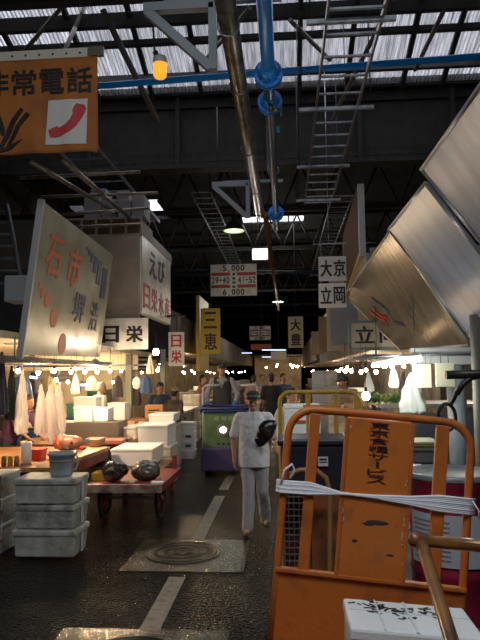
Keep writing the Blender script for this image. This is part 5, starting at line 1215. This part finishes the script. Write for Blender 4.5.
    def torso(b, grow, prof):
        rings = []; N_ = 28
        for (dz, rx, ry) in prof:
            o_ = pel+ax*dz+Vector((0, (1 if dz > .3 else 0)*.0, 0)); rr_ = []
            for k in range(N_):
                th = 2*PI*k/N_; cx, sy = math.cos(th), math.sin(th); e_ = .82
                q = Vector((math.copysign(abs(cx)**e_, cx)*(rx+grow)*W_, math.copysign(abs(sy)**e_, sy)*(ry+grow)*W_, 0)); rr_.append(b.bm.verts.new(o_+rotm @ q))
            rings.append(rr_)
        for A_, B_ in zip(rings, rings[1:]):
            for k in range(N_): b.bm.faces.new((A_[k], A_[(k+1) % N_], B_[(k+1) % N_], B_[k]))
        b.bm.faces.new(rings[0][::-1]); b.bm.faces.new(rings[-1])
    PR = ((-.15, .176, .136), (-.05, .178, .136), (.05, .174, .134), (.16, .170, .130), (.28, .176, .128), (.37, .172, .120), (.425, .148, .102), (.475, .105, .080), (.510, .062, .060))
    torso(b, 0, PR)
    b.cap(D['shL']+Vector((.05, 0, .0)), .058, D['shR']-Vector((.05, 0, 0)), .058, 14)
    for S_ in 'LR':
        sh, el, wr = D['sh'+S_], D['el'+S_], D['wr'+S_]
        if sleeves == 'short': b.cap(sh, .060, sh.lerp(el, .84), .068, 14)
        else: b.cap(sh, .060, el, .054, 14); b.cap(el, .053, wr, .040, 12)
    o = b.blob('shirt', top, t, vox, 3); noisy(o, .010, 9, H*7); noisy(o, .005, 24, H*3)
    # trousers
    b = MB(); b.ell(pel+Vector((0, 0, -.04)), (.150*W_, .118*W_, .12), 18)
    for S_ in 'LR':
        b.cap(D['hi'+S_], .090*W_, D['kn'+S_], .070, 14); b.cap(D['kn'+S_], .074, D['an'+S_]+Vector((0, .005, -.005)), .070, 14)
    o = b.blob('trousers', bottom, t, vox, 2); noisy(o, .010, 8, H*5); noisy(o, .004, 22)
    for S_, s in (('L', -1), ('R', 1)):
        a = D['an'+S_]; b = MB(); b.cap(a+Vector((0, .03, -.035)), .042, a+Vector((s*.012, -.09, -.045)), .040, 12); b.cap(a+Vector((s*.012, -.09, -.048)), .040, a+Vector((s*.015, -.14, -.05)), .032, 12)
        o = b.blob('shoe', shoes, t, .012, 1)
        zmin = D['an'+S_].z-.083
        for v in o.data.vertices: v.co.z = max(v.co.z, zmin)
    if vest:
        b = MB(); torso(b, .014, PR[1:7]); b.cap(D['shL']+Vector((.06, 0, .0)), .070, D['shR']-Vector((.06, 0, 0)), .070, 14)
        o = b.blob('vest', vest, t, vox, 2)
        bm = bmesh.new(); bm.from_mesh(o.data)
        dl = [v for v in bm.verts if v.co.y < che.y-.02 and v.co.z > che.z-.02 and abs(v.co.x) < .012+(v.co.z-che.z+.02)*.28]
        bmesh.ops.delete(bm, geom=dl, context='VERTS'); bm.to_mesh(o.data); bm.free()
    if gloves:
        for S_ in 'LR':
            w = D['wr'+S_]; hd = (D['dh'+S_] if D['dh'+S_] is not None else (w-D['el'+S_])).normalized(); b = MB(); b.cap(w-hd*.05, .040, w+hd*.06, .042, 12); side = hd.cross(Vector((0, 0, 1))).normalized()
            for q in range(4): b.cap(w+hd*.07+side*(-.03+.02*q), .016, w+hd*.13+side*(-.03+.02*q)+Vector((0, 0, -.02)), .013, 8)
            b.cap(w+hd*.03+side*.035, .017, w+hd*.07+side*.06, .014, 8)
            b.blob('glove', gloves, t, .01, 1)
    if apron:
        b = MB(); b.ell(pel+Vector((0, -.02, .05)), (.165, .13, .22), 18); b.cap(pel+Vector((0, -.06, -.1)), .13, pel+Vector((0, -.07, -.38)), .14, 14); b.blob('apron', apron, t, vox, 2)
    return t
# the walking man: right foot (screen right) behind, screen left leading
g1 = G(257, 532); Yw = g1.y
PW = person('man in white short-sleeved shirt and pale trousers walking toward us down the lane', (P(254, 460, Yw).x, Yw, 0), 0.0, 1.64,
    mat('white_shirt', (.62, .62, .66), .8, bump=.25, bscale=12), mat('pale_grey_trousers', (.33, .32, .35), .8, bump=.25, bscale=10),
    J=dict(elL=(-.245, .02, 1.11), wrL=(-.235, -.03, .86), elR=(.265, .01, 1.12), wrR=(.175, -.22, 1.13), dhR=(-.8, -.3, .25), knL=(-.06, -.10, .50), anL=(-.075, -.17, .085), knR=(.10, -.02, .49), anR=(.125, .20, .11), hed=(.0, -.045, 1.548)), head_pitch=.14, vox=.010, glasses=True, wide=1.06, cap=mat('dark_cap', (.015, .015, .018), .6), shoes=mat('dark_brown_shoe', (.03, .02, .016), .4))
c = MB(); c.box((0, -.127, 1.05), (.018, .006, .40)); 
for k in range(5): c.ell((0, -.133, 1.22-.08*k), (.006, .004, .006), 8)
c.build('button_placket', mat('white_shirt'), PW)
c = MB(); c.slab([(-.01, -.105, 1.40), (-.075, -.085, 1.435), (-.085, -.11, 1.36), (-.03, -.125, 1.33)], .006); c.slab([(.01, -.105, 1.40), (.03, -.125, 1.33), (.085, -.11, 1.36), (.075, -.085, 1.435)], .006); c.build('collar', mat('white_shirt'), PW)
sc_ = 1.66/1.7
# black bag held against the chest
hx = P(254, 460, Yw).x
t = thing('shoulder_bag', 'black glossy bag the white-shirted man holds against his chest', 'bag', (hx+.15, Yw-.235, 1.115))
b = MB(); b.ell((0, 0, .05), (.10, .055, .14), 18, Matrix.Rotation(.5, 3, 'Y')); b.ell((-.06, 0, -.04), (.07, .05, .08), 16); b.ell((.07, 0, .12), (.06, .05, .06), 14); o = b.blob('body', mat('black_leather', (.012, .012, .014), .28), t, .012, 1); noisy(o, .008, 16)
MB().tube([(-.06, -.03, -.06), (-.09, -.05, .02), (-.03, -.055, .09), (.04, -.05, .05), (.02, -.05, -.02)], .008, 8).build('strap', BLACKP, t)
# driver
person('turret truck driver in dark cap and vest with blue gloves', (P(222, 400, 12.0).x, 12.05, .345), 0, 1.68, mat('grey_shirt', (.24, .25, .27), .8), mat('dark_trousers', (.03, .03, .04), .8),
    J=dict(elL=(-.30, -.02, 1.10), wrL=(-.27, -.22, .93), elR=(.30, -.02, 1.10), wrR=(.27, -.22, .93)), sleeves='long', vest=mat('dark_vest', (.020, .020, .026), .7), cap=mat('dark_cap'), gloves=mat('blue_glove', (.02, .10, .42), .5), head_pitch=.1, vox=.013)
def stand(lab, px, Y, ptop, top, bottom, rz=0, **k):
    zt = P(px, ptop, Y).z; H = min(1.82, max(1.5, zt)); return person(lab, (P(px, 400, Y).x, Y, 0), rz, H, top, bottom, vox=.018, **k)
DT = mat('dark_trousers')
stand('person in black shirt with back turned, standing behind the walking man', 272, 15.5, 370, mat('black_shirt', (.012, .012, .014), .8), mat('grey_trousers', (.09, .08, .08), .8), rz=PI, J=dict(wrL=(-.2, -.25, 1.2), wrR=(.2, -.25, 1.2)))
stand('person in dark blue shirt right of the black-shirted one', 283.5, 16.4, 369, mat('dark_blue_shirt', (.04, .07, .16), .8), DT, rz=.5)
stand('person in dusty pink shirt in the lane behind the driver', 254, 18.5, 375, mat('dusty_pink_shirt', (.25, .17, .17), .8), DT, rz=PI)
stand('person in grey shirt far behind beside the dusty pink shirt', 263, 21, 374, mat('grey_shirt'), DT, rz=.3)
stand('person in reddish shirt at the left counter past the box stack', 203, 18.8, 375, mat('red_brown_shirt', (.32, .11, .07), .8), DT, rz=1.2, J=dict(wrL=(-.15, -.35, 1.1), wrR=(.15, -.35, 1.1)))
person('person in white T-shirt stooping behind the yellow cart', (P(288, 410, 9.0).x, 9.0, 0), .6, 1.62, mat('white_tshirt', (.42, .40, .37), .8), mat('navy_trousers', (.03, .035, .06), .8), lean=.15, head_pitch=.3, vox=.016)
person('worker in brown-grey clothes and dark cap beside the right stacks', (P(349, 400, 12.2).x, 12.2, 0), -.9, 1.78, mat('brown_grey_shirt', (.22, .17, .13), .8), mat('brown_trousers', (.12, .09, .07), .8), lean=.2, cap=mat('navy_cap', (.04, .05, .09), .7), sleeves='long', vox=.018)
person('person in olive cap bending at the greens counter', (P(360, 400, 10.9).x, 11.0, 0), -.5, 1.6, mat('tan_shirt', (.30, .22, .15), .8), DT, lean=.45, cap=mat('olive_cap', (.14, .14, .07), .7), vox=.018)
person('worker in dark blue shirt looking down by the cardboard box', (P(158, 400, 13.3).x, 13.4, 0), .5, 1.66, mat('navy_shirt', (.035, .05, .10), .8), DT, lean=.12, head_pitch=.35, vox=.016, J=dict(wrL=(-.12, -.32, 1.02), wrR=(.12, -.32, 1.02)))
person('worker in brown shirt and tan cap turned away by the cardboard box', (P(172.5, 400, 12.7).x, 12.8, 0), 2.6, 1.55, mat('dark_brown_shirt', (.07, .05, .045), .8), DT, lean=.1, cap=mat('tan_cap', (.30, .25, .12), .7), vox=.016, J=dict(wrL=(-.1, -.3, 1.0), wrR=(.1, -.3, 1.0)))
person('grey-haired seller in a white shirt seen from behind in the left stall', (P(97, 400, 12.5).x, 12.5, 0), 2.4, 1.70, mat('cream_shirt', (.55, .50, .46), .8), DT, lean=.15, hair=GHAIR, sleeves='long', vox=.016, J=dict(wrL=(-.15, -.35, 1.05), wrR=(.15, -.35, 1.05)))
person('stall worker in purple shirt bending over behind the hanging bags', (P(36, 410, 9.6).x-.30, 9.35, 0), 1.2, 1.66, mat('purple_shirt', (.13, .05, .12), .8), mat('navy_trousers'), lean=.6, head_pitch=-.1, vox=.016, J=dict(wrL=(-.16, -.50, .95), wrR=(.16, -.50, .95), elL=(-.2, -.35, 1.08), elR=(.2, -.35, 1.08)))
person('stall worker at the left edge with one hand on the cutting table', (-4.75, 7.6, 0), PI/2-.1, 1.62, mat('navy_shirt'), mat('navy_trousers'), vox=.014, J=dict(wrL=(.02, -.42, .93), elL=(-.14, -.20, 1.08), wrR=(.2, -.30, 1.0), elR=(.26, -.06, 1.12)))
